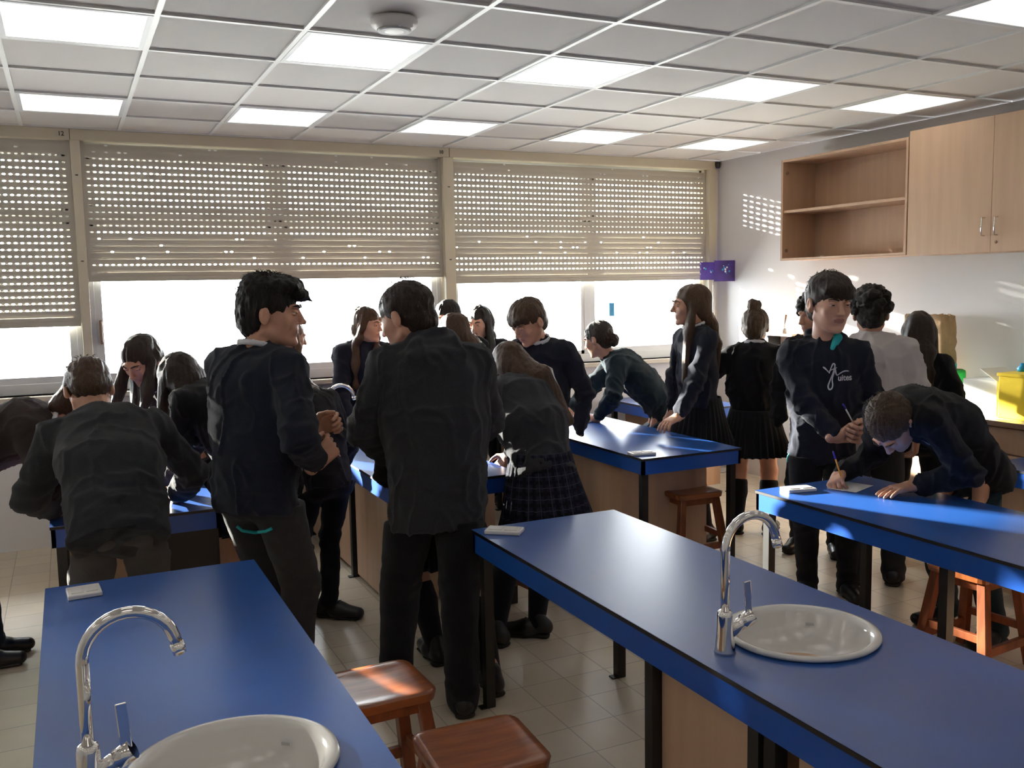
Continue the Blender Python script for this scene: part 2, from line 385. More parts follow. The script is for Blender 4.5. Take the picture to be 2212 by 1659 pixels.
MB().box(-.012,.012,-.008,.008,0,.008).obj('door_catch', 'white_plastic', cb, loc=(.03, .2, .018))
for q, (ya, yb, lb) in enumerate([(.03,1.08,'closed two-door beech wall cabinet with loop handles beside the open one'),(-1.05,.02,'closed two-door beech wall cabinet at the right edge of the picture')]):
    c2 = empty('wall_cabinet', (CX, (ya+yb)/2, 1.905), lb, 'cabinet'); org = (CX,(ya+yb)/2,1.905); z2 = 2.735
    cbx('carcass', CX+.019,XR-.002,ya,yb,1.905,z2-.0,par=c2,org=org)
    ym = .445 if q == 0 else (ya+yb)/2
    for a, b, hy, nm in ((ya+.001,ym-.001,ym-.045,'door'),(ym+.001,yb-.001,ym+.045,'door')):
        d = cbx('door', CX-.001,CX+.018,a,b,1.905,z2,par=c2,org=org)
        handle(d, -.001, hy-org[1], 2.063-org[2], 'laminate_edge' if 0 else 'chrome')
    l_ = MB().lathe([(0,0),(.009,0),(.009,.006),(0,.006)], n=14).obj('lock', 'laminate_edge', c2)
    l_.rotation_euler = (0,-PI/2,0); l_.location = (-.001, ym-.04-org[1], 1.965-org[2])

# shelf board on the right wall near the corner
sh = empty('wall_shelf', (5.5, 2.5, 1.30), 'thin wooden shelf on the sunlit right wall', 'shelf')
MB().box(-.05,.238,-.25,.35,0,.02).obj('shelf_board','laminate',sh)
for q in (-.15,.20): MB().box(.10,.238,q,q+.02,-.10,0).obj('bracket','black_metal',sh)
# glass vase on shelf
vz = empty('dried_plume_vase', (5.47, 2.36, 1.32), 'small white pot with a brown dried stem on the wall shelf', 'vase')
MB().lathe([(0,0),(.02,0),(.022,.03),(.018,.045),(0,.045)], n=20).obj('pot','white_plastic',vz)
MB().tube([(0,0,.04),(.0,-.006,.08),(.002,-.012,.13),(.004,-.016,.155)], [.003,.005,.012,.010], 10).obj('stem','laminate_edge',vz)
tag(box('marker_strip', 5.725,5.738,3.02,3.045,1.18,1.36,'ink'), 'thin dark strip mounted on the sunlit right wall', 'strip')

# ------------------------------------------------------------------ side counter on the right wall
ct = empty('side_counter', (5.4, -.3, 0), 'beech side counter with grey worktop along the right wall', 'counter')
ZC = .90
def ctb(name, x0,x1,y0,y1,z0,z1,mt,par=ct,bev=.001): return MB().box(x0-5.4,x1-5.4,y0+.3,y1+.3,z0,z1,bev=bev).obj(name,mt,par)
ctb('worktop', 5.13,XR-.002,-2.6,1.15,ZC-.03,ZC,'grey_counter',bev=.003); ctb('front_edge', 5.122,5.13,-2.6,1.15,ZC-.03,ZC,'laminate_edge')
ctb('carcass', 5.17,XR-.002,-2.6,1.15,.08,ZC-.03,'laminate'); ctb('plinth', 5.22,XR-.002,-2.6,1.15,0,.08,'black_metal')
for q in range(6):
    a = 1.14-.62*q
    d = ctb('door', 5.152,5.17,a-.60,a,.10,ZC-.20,'laminate'); MB().tube([(-.248,a-.55+.3,.50),(-.275,a-.55+.3,.50),(-.275,a-.55+.3,.60),(-.248,a-.55+.3,.60)],.005,8).obj('handle','chrome',d)
    d = ctb('drawer', 5.152,5.17,a-.60,a,ZC-.19,ZC-.04,'laminate'); kb = MB().lathe([(0,0),(.006,0),(.006,.012),(.014,.020),(.010,.028),(0,.028)],n=16).obj('knob','chrome',d)
    kb.rotation_euler = (0,-PI/2,0); kb.location = (-.248,a-.30+.3,ZC-.115)
# things on the counter
wb = empty('white_carton', (5.42,.415,ZC), 'open white carton with raised flap on the side counter', 'box')
MB().box(-.12,.12,-.12,.12,0,.215,bev=.002).obj('carton_body','white_box',wb)
MB().box(-.12,.12,0,.004,0,.14,M=Matrix.Translation((0,-.12,.215))@Matrix.Rotation(math.radians(-60),4,'X')).obj('flap','white_box',wb)
yb_ = empty('yellow_bin', (5.40,.13,ZC), 'yellow plastic storage bin on the side counter', 'bin')
tb = MB(); tb.box(-.15,.15,-.14,.12,0,.26,bev=.006); tb.obj('bin_body','yellow',yb_)
MB().box(-.158,.158,-.148,.128,.255,.275,bev=.003).obj('bin_rim','yellow',yb_)
bo = empty('blue_funnel', (5.42,.215,ZC+.276), 'small blue plastic lid lying on the yellow bin', 'lid')
MB().lathe([(0,0),(.03,0),(.034,.02),(.016,.035),(.014,.05),(0,.05)],n=20).obj('lid_body','bluepl',bo)
bt = empty('spray_bottle', (5.44,.10,ZC+.276), 'white bottle with black cap standing on the yellow bin', 'bottle')
MB().lathe([(0,0),(.032,0),(.034,.02),(.034,.12),(.014,.17),(.012,.20),(0,.20)],n=24).obj('bottle_body','white_plastic',bt)
MB().lathe([(0,.20),(.014,.20),(.014,.25),(0,.25)],n=16).obj('cap','black_metal',bt)
gb = empty('green_jerrycan', (5.46,.74,ZC), 'green plastic bottle with teal cap beside the paper bag', 'bottle')
MB().box(-.07,.07,-.055,.055,0,.25,bev=.022).obj('can_body','green',gb)
MB().lathe([(0,.25),(.022,.25),(.022,.285),(0,.285)],n=20).obj('cap','teal',gb)
bag = empty('paper_bag', (5.56,1.02,ZC+.0), 'tall crumpled brown paper bag with folded top on the side counter', 'bag')
bmx = bmesh.new(); rgb = random.Random(5); NX, NZ = 14, 16; ringv = []
for z in range(NZ+1):
    t = z/NZ; ring = []
    w_, d_ = .17*(1-.08*t), .085*(1-.35*t)
    for q in range(4*NX):
        u = q % NX/NX; s_i = q//NX
        p = [(-w_+2*w_*u,-d_),(w_,-d_+2*d_*u),(w_-2*w_*u,d_),(-w_,d_-2*d_*u)][s_i]
        j = .007*(.3+t)
        ring.append(bmx.verts.new((p[1]+rgb.uniform(-j,j), p[0]+rgb.uniform(-j,j), t*.60+rgb.uniform(-j,j))))
    ringv.append(ring)
for A, B in zip(ringv, ringv[1:]):
    for q in range(4*NX): bmx.faces.new((A[q],A[(q+1)%(4*NX)],B[(q+1)%(4*NX)],B[q]))
bmx.faces.new(ringv[0][::-1])
me = bpy.data.meshes.new('bag_body'); bmx.to_mesh(me); bmx.free(); o = link('bag_body', me, 'cardboard', bag, smooth=True)
o.modifiers.new('t','SOLIDIFY').thickness = .003

# ------------------------------------------------------------------ benches
BZ = .74
def faucet(par_loc, label, rz=0):
    r = empty('faucet', par_loc, label, 'faucet', 'chrome swan-neck lab taps', rz=rz)
    MB().lathe([(0,0),(.030,0),(.029,.006),(.024,.05),(.0225,.105),(.020,.115),(.015,.118),(0,.118)], n=28).obj('tap_body','chrome',r)
    pts = [(0,0,.11),(0,0,.20),(0,0,.285)]
    R = .088
    for a in range(0, 166, 11): pts.append((R-R*math.cos(math.radians(a)), 0, .285+R*math.sin(math.radians(a))))
    a = math.radians(165); e = Vector(pts[-1]); dd = Vector((math.sin(a),0,math.cos(a)))
    pts.append(tuple(e+dd*.025))
    MB().tube(pts, [.0125]*len(pts), 20).obj('spout','chrome',r)
    MB().tube([tuple(e+dd*.015), tuple(e+dd*.037)], .0142, 20).obj('spout_tip','chrome',r)
    MB().tube([(.012,-.004,.055),(.046,-.010,.076),(.050,-.011,.078),(.052,-.011,.079),(.082,-.017,.096)], [.017,.018,.0165,.021,.021], 20).obj('cartridge','chrome',r)
    l = MB(); l.box(-.011,.011,-.0025,.0025,0,.095,bev=.002,M=Matrix.Translation((.070,-.015,.10))@Matrix.Rotation(math.radians(-4),4,'Y')); l.obj('lever','chrome',r)
    return r
def basin(loc, label):
    r = empty('basin', loc, label, 'sink', 'white round inset basins')
    MB().lathe([(.195,.0),(.207,.003),(.211,.010),(.207,.016),(.197,.0175),(.186,.013),(.178,.0),(.166,-.035),(.14,-.075),(.09,-.105),(.03,-.116),(0,-.117)], n=64, cap=False, sx=1.06).obj('bowl','porcelain',r)
    MB().lathe([(0,-.1155),(.022,-.1155),(.024,-.112),(.020,-.1115),(0,-.113)], n=20).obj('drain','chrome',r)
    o = MB().box(-.012,.012,0,.002,-.004,.004,bev=.0009).obj('overflow','door_white',r); o.location = (.13,.105,-.028); o.rotation_euler = (0,0,math.radians(-40))
    return r
def socket_box(loc, rz, label):
    r = empty('power_socket', loc, label, 'power socket', 'white flat socket plates on the benches', rz=rz)
    MB().box(-.075,.075,-.045,.045,0,.016,bev=.004).obj('plate','white_plastic',r)
    for s in (-.033,.033): MB().box(s-.026,s+.026,-.028,.028,.015,.019,bev=.0015).obj('socket_flap','white_plastic',r)
    return r
def bench(x0, x1, yn, yf, label, cabs, legs, sink=None, endpanel=None):
    """yn: end towards the camera side of the aisle or far end; yf: other end"""
    cx, cy = (x0+x1)/2, (yn+yf)/2
    r = empty('lab_bench', (cx, cy, 0), label, 'lab bench', 'blue-topped lab benches')
    a, b = min(yn,yf), max(yn,yf)
    if sink:
        # top with a round cut-out
        bm = bmesh.new(); sx, sy = sink; n = 48; hr = .19
        for z, flip in ((BZ, 0), (BZ-.014, 1)):
            # corners + ring
            ring = [bm.verts.new((sx+hr*math.cos(2*PI*q/n)-cx, sy+hr*math.sin(2*PI*q/n)-cy, z)) for q in range(n)]
            def edgept(ang):
                dx, dy = math.cos(ang), math.sin(ang); t = 1e9
                S_ = .27
                t = min(S_/abs(dx) if abs(dx) > 1e-9 else 1e9, S_/abs(dy) if abs(dy) > 1e-9 else 1e9)
                return (sx+dx*t-cx, sy+dy*t-cy, z)
            sq = [bm.verts.new(edgept(2*PI*q/n)) for q in range(n)]
            for q in range(n):
                vv = (ring[q],sq[q],sq[(q+1)%n],ring[(q+1)%n]); bm.faces.new(vv if not flip else vv[::-1])
            S_ = .27
            def rect(ax,bx,ay,by):
                vv = [bm.verts.new(p) for p in ((ax-cx,ay-cy,z),(bx-cx,ay-cy,z),(bx-cx,by-cy,z),(ax-cx,by-cy,z))]; bm.faces.new(vv if not flip else vv[::-1])
            rect(x0,sx-S_,a,b); rect(sx+S_,x1,a,b); rect(sx-S_,sx+S_,a,sy-S_); rect(sx-S_,sx+S_,sy+S_,b)
        me = bpy.data.meshes.new('worktop'); bm.to_mesh(me); bm.free(); link('worktop', me, 'blue', r)
        e = MB()
        for q in ((x0-.0005,x0+.0015,a,b),(x1-.0015,x1+.0005,a,b),(x0,x1,a-.0005,a+.0015),(x0,x1,b-.0015,b+.0005)): e.box(q[0]-cx,q[1]-cx,q[2]-cy,q[3]-cy,BZ-.014,BZ-.0012)
        e.obj('worktop_edge','edge_black',r)
    else:
        MB().box(x0-cx,x1-cx,a-cy,b-cy,BZ-.002,BZ).obj('worktop','blue',r)
        MB().box(x0-cx,x1-cx,a-cy,b-cy,BZ-.014,BZ-.002).obj('worktop_edge','edge_black',r)
    f = MB(); t = .018; i = .004
    for q in ((x0+i,x0+i+t,a+i,b-i),(x1-i-t,x1-i,a+i,b-i),(x0+i,x1-i,a+i,a+i+t),(x0+i,x1-i,b-i-t,b-i)): f.box(q[0]-cx,q[1]-cx,q[2]-cy,q[3]-cy,BZ-.014-.082,BZ-.0142)
    f.obj('fascia','blue_side',r)
    for (lx, ly) in legs:
        l = MB().box(lx-.02-cx,lx+.02-cx,ly-.02-cy,ly+.02-cy,.004,BZ-.096); l.box(lx-.045-cx,lx+.02-cx,ly-.018-cy,ly+.018-cy,0,.006)
        l.obj('leg','black_metal',r)
    for (ax,bx,ay,by,z0) in cabs:
        MB().box(ax-cx,bx-cx,ay-cy,by-cy,z0,BZ-.097,bev=.001).obj('cupboard','laminate',r)
    if endpanel:
        ax,bx,ay,by = endpanel; MB().box(ax-cx,bx-cx,ay-cy,by-cy,.25,BZ-.097).obj('end_panel','black_metal',r)
    return r
def legset(x0,x1,ys): return [(x,y) for x in (x0+.04,x1-.04) for y in ys]
bench(.07,.775,0,-3.0,'blue lab bench at the bottom left with basin and tap',[(.12,.74,-1.95,-1.33,.05)],legset(.07,.775,[-.1,-1.29,-2.9]),sink=(.458,-1.545))
bench(1.665,2.36,-.01,-3.0,'long blue lab bench running to the lower right with basin and tap',[(1.70,2.32,-1.735,-1.335,.03),(1.70,2.32,-2.9,-1.90,.03)],legset(1.65,2.37,[-.1,-1.31,-1.77,-1.83]),sink=(2.04,-1.54))
bench(3.16,3.86,-.02,-3.0,'blue lab bench where the boy leans and writes',[(3.3,3.8,-2.9,-1.4,.03)],legset(3.14,3.86,[-.1,-1.1,-2.9]),sink=(3.53,-2.0))
bench(4.64,5.05,-.12,-3.0,'blue lab bench at the right edge behind the writing boy',[(4.68,5.0,-2.9,-.2,.05)],legset(4.64,5.05,[-.2,-1.5]))
bench(.07,.79,.93,3.05,'blue lab bench at the left surrounded by bending students',[(.12,.74,1.9,2.9,.05)],legset(.07,.79,[1.0,1.85,2.98]),endpanel=(.40,.78,.97,.985))
bench(1.625,2.35,.94,3.05,'blue lab bench in the centre by the middle window',[(1.69,2.33,1.22,1.84,.03),(1.69,2.33,1.95,3.0,.03)],legset(1.65,2.37,[1.0,1.89,2.98]),sink=(2.04,2.50))
bench(3.14,3.86,.93,3.05,'blue lab bench in the centre right lit by the window',[(3.18,3.82,1.22,1.84,.03),(3.18,3.62,1.95,3.0,.03)],legset(3.14,3.86,[.98,1.89,2.98]),sink=(3.50,2.50))
bench(4.45,5.17,2.50,3.45,'blue lab bench in the far corner under the window',[(4.6,5.1,2.7,3.4,.05)],legset(4.45,5.17,[2.6,3.4]))
basin((.458,-1.545,BZ),'white basin at the bottom left of the picture'); basin((2.04,-1.54,BZ),'white basin in the long bench at the lower right')
basin((2.04,2.50,BZ),'white basin in the centre bench behind the hooded boy'); basin((3.50,2.50,BZ),'white basin at the far end of the centre right bench'); basin((3.53,-2.0,BZ),'white basin in the writing boy\'s bench')
faucet((.180,-1.545,BZ),'chrome swan-neck tap on the bottom left bench'); faucet((1.765,-1.54,BZ),'chrome swan-neck tap on the long right bench')
faucet((1.715,2.50,BZ),'chrome swan-neck tap on the centre bench between two boys'); faucet((3.25,-2.0,BZ),'chrome swan-neck tap on the writing boy\'s bench')
socket_box((.19,-.13,BZ),math.radians(4),'white socket plate on the corner of the bottom left bench').scale = (.70,1.22,1)
socket_box((1.765,-.12,BZ),math.radians(-40),'white socket plate beside the hooded boy on the long bench')
socket_box((3.33,-.13,BZ),math.radians(-12),'white socket plate near the corner of the writing boy\'s bench')
socket_box((3.22,1.06,BZ),math.radians(-10),'white socket plate on the near corner of the centre right bench')

# ------------------------------------------------------------------ stools
def make_stool(loc, rz, label):
    r = empty('wooden_stool', loc, label, 'stool', 'varnished wooden stools', rz=rz)
    bm = bmesh.new(); n = 14; s = .165; h = .46; t = .034
    g_ = {}
    for i in range(n+1):
        for j in range(n+1):
            u, v = 2*i/n-1, 2*j/n-1
            # rounded square outline with a dished seat
            x, y = u*s, v*s*.95
            rr = .045
            ax, ay = abs(x)-(s-rr), abs(y)-(s*.95-rr)
            if ax > 0 and ay > 0:
                L_ = math.hypot(ax, ay)
                if L_ > rr*1: k_ = rr/max(L_,1e-6); x = math.copysign((s-rr)+ax*k_, x); y = math.copysign((s*.95-rr)+ay*k_, y)
            d = max(abs(u), abs(v)); z = h - .010*(1-u*u)*(1-v**4) - (.006 if d > .99 else 0)
            g_[i,j,0] = bm.verts.new((x,y,z)); g_[i,j,1] = bm.verts.new((x*.97,y*.97,h-t))
    for i in range(n):
        for j in range(n):
            f = bm.faces.new((g_[i,j,0],g_[i+1,j,0],g_[i+1,j+1,0],g_[i,j+1,0])); f.smooth = True
            bm.faces.new((g_[i,j,1],g_[i,j+1,1],g_[i+1,j+1,1],g_[i+1,j,1]))
    for i in range(n):
        for (a, b) in (((i,0),(i+1,0)),((n,i),(n,i+1)),((n-i,n),(n-i-1,n)),((0,n-i),(0,n-i-1))):
            bm.faces.new((g_[a[0],a[1],1],g_[b[0],b[1],1],g_[b[0],b[1],0],g_[a[0],a[1],0]))
    bmesh.ops.recalc_face_normals(bm, faces=bm.faces)
    me = bpy.data.meshes.new('seat'); bm.to_mesh(me); bm.free(); link('seat', me, 'stool', r)
    for sx in (-1,1):
        for sy in (-1,1):
            m_ = MB(); m_.box(-.02,.02,-.02,.02,0,1,bev=.003)
            for v in m_.bm.verts:
                z = v.co.z; k_ = 1.0 + .15*(1-z)
                v.co = Vector((v.co.x*k_+sx*(.118+.055*(1-z)), v.co.y*k_+sy*(.112+.055*(1-z)), z*(h-t)))
            m_.obj('leg','stool_leg',r)
    c = .155
    for (a0,a1) in (((-c,-c*.97),(c,-c*.97)),((-c,c*.97),(c,c*.97))):
        MB().box(a0[0],a1[0],a0[1]-.011,a0[1]+.011,.10,.14,bev=.002).obj('stretcher','stool_leg',r)
    for sx in (-1,1): MB().box(sx*c-.011,sx*c+.011,-c*.97,c*.97,.16,.195,bev=.002).obj('stretcher','stool_leg',r)
    a = MB()
    for sy in (-1,1): a.box(-.11,.11,sy*.112-.008,sy*.112+.008,h-t-.045,h-t+.001)
    for sx in (-1,1): a.box(sx*.118-.008,sx*.118+.008,-.11,.11,h-t-.045,h-t+.001)
    a.obj('apron','stool_leg',r)
    return r
_st = make_stool((1.175,-1.20,0), math.radians(-3), 'front varnished wooden stool at the bottom centre')
for (x,y,a,lb) in [(1.035,-.66,2,'varnished wooden stool half under the bottom left bench'),(3.66,1.19,-4,'dark wooden stool tucked under the near end of the centre right bench'),
                   (3.35,1.75,3,'wooden stool deep under the centre right bench beside its cupboard'),(3.95,1.98,10,'wooden stool behind the centre right bench with glossy seat'),(3.84,-.72,5,'tall-legged wooden stool under the writing boy\'s bench'),
                   (2.44,.85,8,'wooden stool by the girl in the plaid skirt'),(2.62,-.35,6,'wooden stool behind the long bench, only one leg showing')]:
    c = copy_tree(_st); c.location = (x,y,0); c.rotation_euler = (0,0,math.radians(a)); c['label'] = lb

# ------------------------------------------------------------------ people: smooth implicit bodies meshed with surface nets
def V3(*a): return np.array(a if len(a) == 3 else a[0], float)
def nrm(v): v = np.asarray(v, float); return v/max(np.linalg.norm(v), 1e-9)
class Vox:
    def __init__(s, lo, hi, h):
        s.h = h; s.lo = np.array(lo, float); n = np.ceil((np.array(hi)-s.lo)/h).astype(int)+1
        s.ax = [s.lo[i]+h*np.arange(n[i]) for i in range(3)]; s.D = np.full(n, 1.0, np.float32)
    def _g(s, lo, hi):
        sl = []
        for i in range(3):
            a = int(max(0, math.floor((lo[i]-s.lo[i])/s.h))); b = int(min(len(s.ax[i]), math.ceil((hi[i]-s.lo[i])/s.h)+1))
            if b-a < 2: return None
            sl.append(slice(a, b))
        X = s.ax[0][sl[0]][:,None,None]; Y = s.ax[1][sl[1]][None,:,None]; Z = s.ax[2][sl[2]][None,None,:]
        return tuple(sl), X, Y, Z
    def _mix(s, sl, d, k, op):
        D = s.D[sl]; d = d.astype(np.float32)
        if op == 'sub':
            d = -d
            if k <= 0: s.D[sl] = np.maximum(D, d); return
            h = np.clip(.5-.5*(d-D)/k, 0, 1); s.D[sl] = d*(1-h)+D*h+k*h*(1-h); return
        if k <= 0: s.D[sl] = np.minimum(D, d); return
        h = np.clip(.5+.5*(D-d)/k, 0, 1); s.D[sl] = D*(1-h)+d*h-k*h*(1-h)
    def cap(s, a, b, ra, rb=None, k=.02, w=None, sc=1.0, op='u'):
        a = V3(a); b = V3(b); rb = ra if rb is None else rb
        m_ = max(ra, rb)*max(sc, 1)+k+2*s.h
        g = s._g(np.minimum(a, b)-m_, np.maximum(a, b)+m_)
        if g is None: return s
        sl, X, Y, Z = g; n = b-a; L = max(np.linalg.norm(n), 1e-6); n = n/L
        qx, qy, qz = X-a[0], Y-a[1], Z-a[2]
        t0 = qx*n[0]+qy*n[1]+qz*n[2]; t = np.clip(t0/L, 0, 1); tl = t*L
        rx, ry, rz = qx-tl*n[0], qy-tl*n[1], qz-tl*n[2]
        r = ra+(rb-ra)*t
        if w is None or sc == 1: d = np.sqrt(rx*rx+ry*ry+rz*rz)-r
        else:
            w = V3(w); w = nrm(w-n*np.dot(w, n)); v = np.cross(n, w)
            un = t0-tl; uw = (rx*w[0]+ry*w[1]+rz*w[2])/sc; uv = rx*v[0]+ry*v[1]+rz*v[2]
            d = np.sqrt(un*un+uw*uw+uv*uv)-r
        s._mix(sl, d, k, op); return s
    def ell(s, c, r, R=None, k=.015, op='u'):
        c = V3(c); r = V3(r); R = np.eye(3) if R is None else np.array(R)   # rows of R: local axes
        m_ = r.max()+k+2*s.h; g = s._g(c-m_, c+m_)
        if g is None: return s
        sl, X, Y, Z = g; qx, qy, qz = X-c[0], Y-c[1], Z-c[2]
        l = [(R[i][0]*qx+R[i][1]*qy+R[i][2]*qz) for i in range(3)]
        k0 = np.sqrt(sum((l[i]/r[i])**2 for i in range(3))); k1 = np.sqrt(sum((l[i]/r[i]**2)**2 for i in range(3)))+1e-9
        s._mix(sl, k0*(k0-1)/k1, k, op); return s
    def plane(s, c, n):
        c, n = V3(c), nrm(n); X, Y, Z = s.ax[0][:,None,None], s.ax[1][None,:,None], s.ax[2][None,None,:]
        s.D = np.maximum(s.D, ((X-c[0])*n[0]+(Y-c[1])*n[1]+(Z-c[2])*n[2]).astype(np.float32)); return s
    def mesh(s):
        D = s.D; S = D < 0; h = s.h
        nx, ny, nz = D.shape
        cnt = np.zeros((nx-1,ny-1,nz-1), np.int8)
        for dx in (0,1):
            for dy in (0,1):
                for dz in (0,1): cnt += S[dx:nx-1+dx,dy:ny-1+dy,dz:nz-1+dz]
        act = (cnt > 0) & (cnt < 8); idx = np.argwhere(act)
        if len(idx) == 0: return np.zeros((0,3)), []
        vid = -np.ones(act.shape, np.int64); vid[act] = np.arange(len(idx))
        acc = np.zeros((len(idx),3)); n = np.zeros(len(idx))
        i, j, k = idx.T
        C = [(a,b,c) for a in (0,1) for b in (0,1) for c in (0,1)]
        val = {c: D[i+c[0],j+c[1],k+c[2]] for c in C}
        for c in C:
            for ax_ in range(3):
                if c[ax_]: continue
                e = list(c); e[ax_] = 1; e = tuple(e); a, b = val[c], val[e]
                m_ = (a < 0) != (b < 0); t = np.where(m_, a/np.where(m_, a-b, 1), 0)
                p = np.zeros((len(idx),3)); p[:] = c; p[:,ax_] += t
                acc[m_] += p[m_]; n[m_] += 1
        P = s.lo+h*(idx+acc/n[:,None])
        Q = []
        for ax_ in range(3):
            o1, o2 = [(1,2),(2,0),(0,1)][ax_]
            sl0 = [slice(None)]*3; sl1 = [slice(None)]*3; sl0[ax_] = slice(0,-1); sl1[ax_] = slice(1,None)
            a = S[tuple(sl0)]; b = S[tuple(sl1)]
            for pos, msk in ((1, a & ~b), (0, ~a & b)):
                e = np.argwhere(msk)
                ok = (e[:,o1] > 0) & (e[:,o2] > 0) & (e[:,o1] < D.shape[o1]-1) & (e[:,o2] < D.shape[o2]-1); e = e[ok]
                def vv(d1, d2):
                    q = e.copy(); q[:,o1] += d1; q[:,o2] += d2; return vid[q[:,0],q[:,1],q[:,2]]
                f = np.stack([vv(-1,-1),vv(0,-1),vv(0,0),vv(-1,0)], 1)
                Q.append(f if pos else f[:,::-1])
        Q = np.concatenate(Q); Q = Q[(Q >= 0).all(1)]
        return P, Q
_rs = np.random.RandomState(11); _LAT = _rs.rand(32,32,32)
def vnoise(P):
    P = np.asarray(P); F = np.floor(P).astype(int); f = P-F; f = f*f*(3-2*f); F &= 31; G = (F+1) & 31
    r = 0
    for a in (0,1):
        for b in (0,1):
            for c in (0,1):
                w = (f[:,0] if a else 1-f[:,0])*(f[:,1] if b else 1-f[:,1])*(f[:,2] if c else 1-f[:,2])
                r = r+w*_LAT[(G if a else F)[:,0],(G if b else F)[:,1],(G if c else F)[:,2]]
    return r*2-1
def vnorm(P, Q):
    n = np.zeros_like(P); d = np.cross(P[Q[:,2]]-P[Q[:,0]], P[Q[:,3]]-P[Q[:,1]])
    for i in range(4): np.add.at(n, Q[:,i], d)
    return n/np.maximum(np.linalg.norm(n, axis=1, keepdims=True), 1e-12)
def relax(P, Q, it=1):
    for _ in range(it):
        A = np.zeros_like(P); c = np.zeros(len(P))
        for a, b in ((0,1),(1,2),(2,3),(3,0)):
            np.add.at(A, Q[:,a], P[Q[:,b]]); np.add.at(c, Q[:,a], 1); np.add.at(A, Q[:,b], P[Q[:,a]]); np.add.at(c, Q[:,b], 1)
        P = P*.4+.6*A/np.maximum(c,1)[:,None]
    return P
def sobj(name, parts, mt, parent, org, smooth=1, matidx=None, label=None):
    """parts: list of Vox; joined into ONE mesh"""
    VP, VQ = [], []; off = 0
    for v in parts:
        if isinstance(v, tuple): P, Q = v
        else:
            P, Q = v.mesh()
            if len(P) == 0: continue
            P = relax(P, Q, smooth)
        VP.append(P); VQ.append(Q+off); off += len(P)
    P = np.concatenate(VP)-V3(org); Q = np.concatenate(VQ)
    me = bpy.data.meshes.new(name); me.vertices.add(len(P)); me.vertices.foreach_set('co', P.ravel())
    me.loops.add(len(Q)*4); me.loops.foreach_set('vertex_index', Q.ravel().astype(np.int32))
    me.polygons.add(len(Q)); me.polygons.foreach_set('loop_start', np.arange(0, len(Q)*4, 4, dtype=np.int32)); me.polygons.foreach_set('loop_total', np.full(len(Q), 4, np.int32))
    me.update(calc_edges=True); me.validate()
    o = link(name, me, mt, parent, smooth=True)
    if matidx is not None:
        c = P[Q].mean(1)+V3(org); me.polygons.foreach_set('material_index', matidx(c).astype(np.int32))
    if label: o['label'] = label
    return o
def disp(v, fn, smooth=1):
    P, Q = v.mesh(); P = relax(P, Q, smooth); N = vnorm(P, Q); return (P+N*fn(P)[:,None], Q)
def ik(a, t, l1, l2, hint):
    a, t = V3(a), V3(t); d = t-a; L = np.linalg.norm(d)
    if L > (l1+l2)*.995: t = a+d/L*(l1+l2)*.995; d = t-a; L = np.linalg.norm(d)
    x = (l1*l1-l2*l2+L*L)/(2*L); y = math.sqrt(max(l1*l1-x*x, 1e-8)); n = d/L
    hv = V3(hint)-n*np.dot(hint, n); return a+n*x+nrm(hv)*y, t

def cloth(name, col, rough=.95, bump=.5, col2=None, noise=.25):
    return mat(name, col, rough, bump=bump, bscale=420, noise=noise, nscale=260, sheen=.12, spec=.15)
SK = dict(light=mat('skin_light', (.62,.33,.22), .5, noise=.10, nscale=18, bump=.05, bscale=200), tan=mat('skin_tan', (.50,.25,.16), .5, noise=.12, nscale=18, bump=.05, bscale=200), pale=mat('skin_pale', (.64,.36,.25), .5, noise=.08, nscale=18))
MT['lip'] = mat('lips', (.42,.19,.15), .5); MT['eye_white'] = mat('eye_white', (.7,.68,.65), .2); MT['iris'] = mat('iris', (.03,.018,.010), .2)
CL = dict(navy=cloth('navy_fleece', (.016,.019,.033)), charcoal=cloth('charcoal_fleece', (.035,.036,.042)), black=cloth('black_cloth', (.010,.010,.013)), teal=cloth('dark_teal_fleece', (.013,.028,.040)), brown=cloth('dark_brown_knit', (.035,.022,.022)),
    grey=cloth('grey_jersey', (.085,.080,.080)), dgrey=cloth('dark_grey_jersey', (.032,.030,.034)), white=cloth('white_sweatshirt', (.62,.57,.57), noise=.04), collar=cloth('white_collar_cloth', (.72,.72,.76), noise=.03), jeans=cloth('dark_blue_denim', (.012,.032,.045)))
def hairmat(name, c1, c2):
    return mat(name, c1, .42, noise=.5, col2=c2, nscale=14, stretch=(16,16,1.6), bump=.8, bscale=34, spec=.35)
HR = dict(black=hairmat('black_hair', (.010,.008,.008), (.020,.014,.012)), dark=hairmat('dark_brown_hair', (.022,.013,.010), (.045,.026,.018)), brown=hairmat('brown_hair', (.060,.030,.018), (.11,.058,.032)), light=hairmat('light_brown_hair', (.17,.09,.045), (.28,.16,.08)), ash=hairmat('ash_brown_hair', (.070,.040,.024), (.125,.075,.045)))
MT['shoe'] = mat('black_shoe_leather', (.008,.008,.008), .38, spec=.5); MT['sole'] = mat('shoe_sole', (.02,.018,.016), .7)
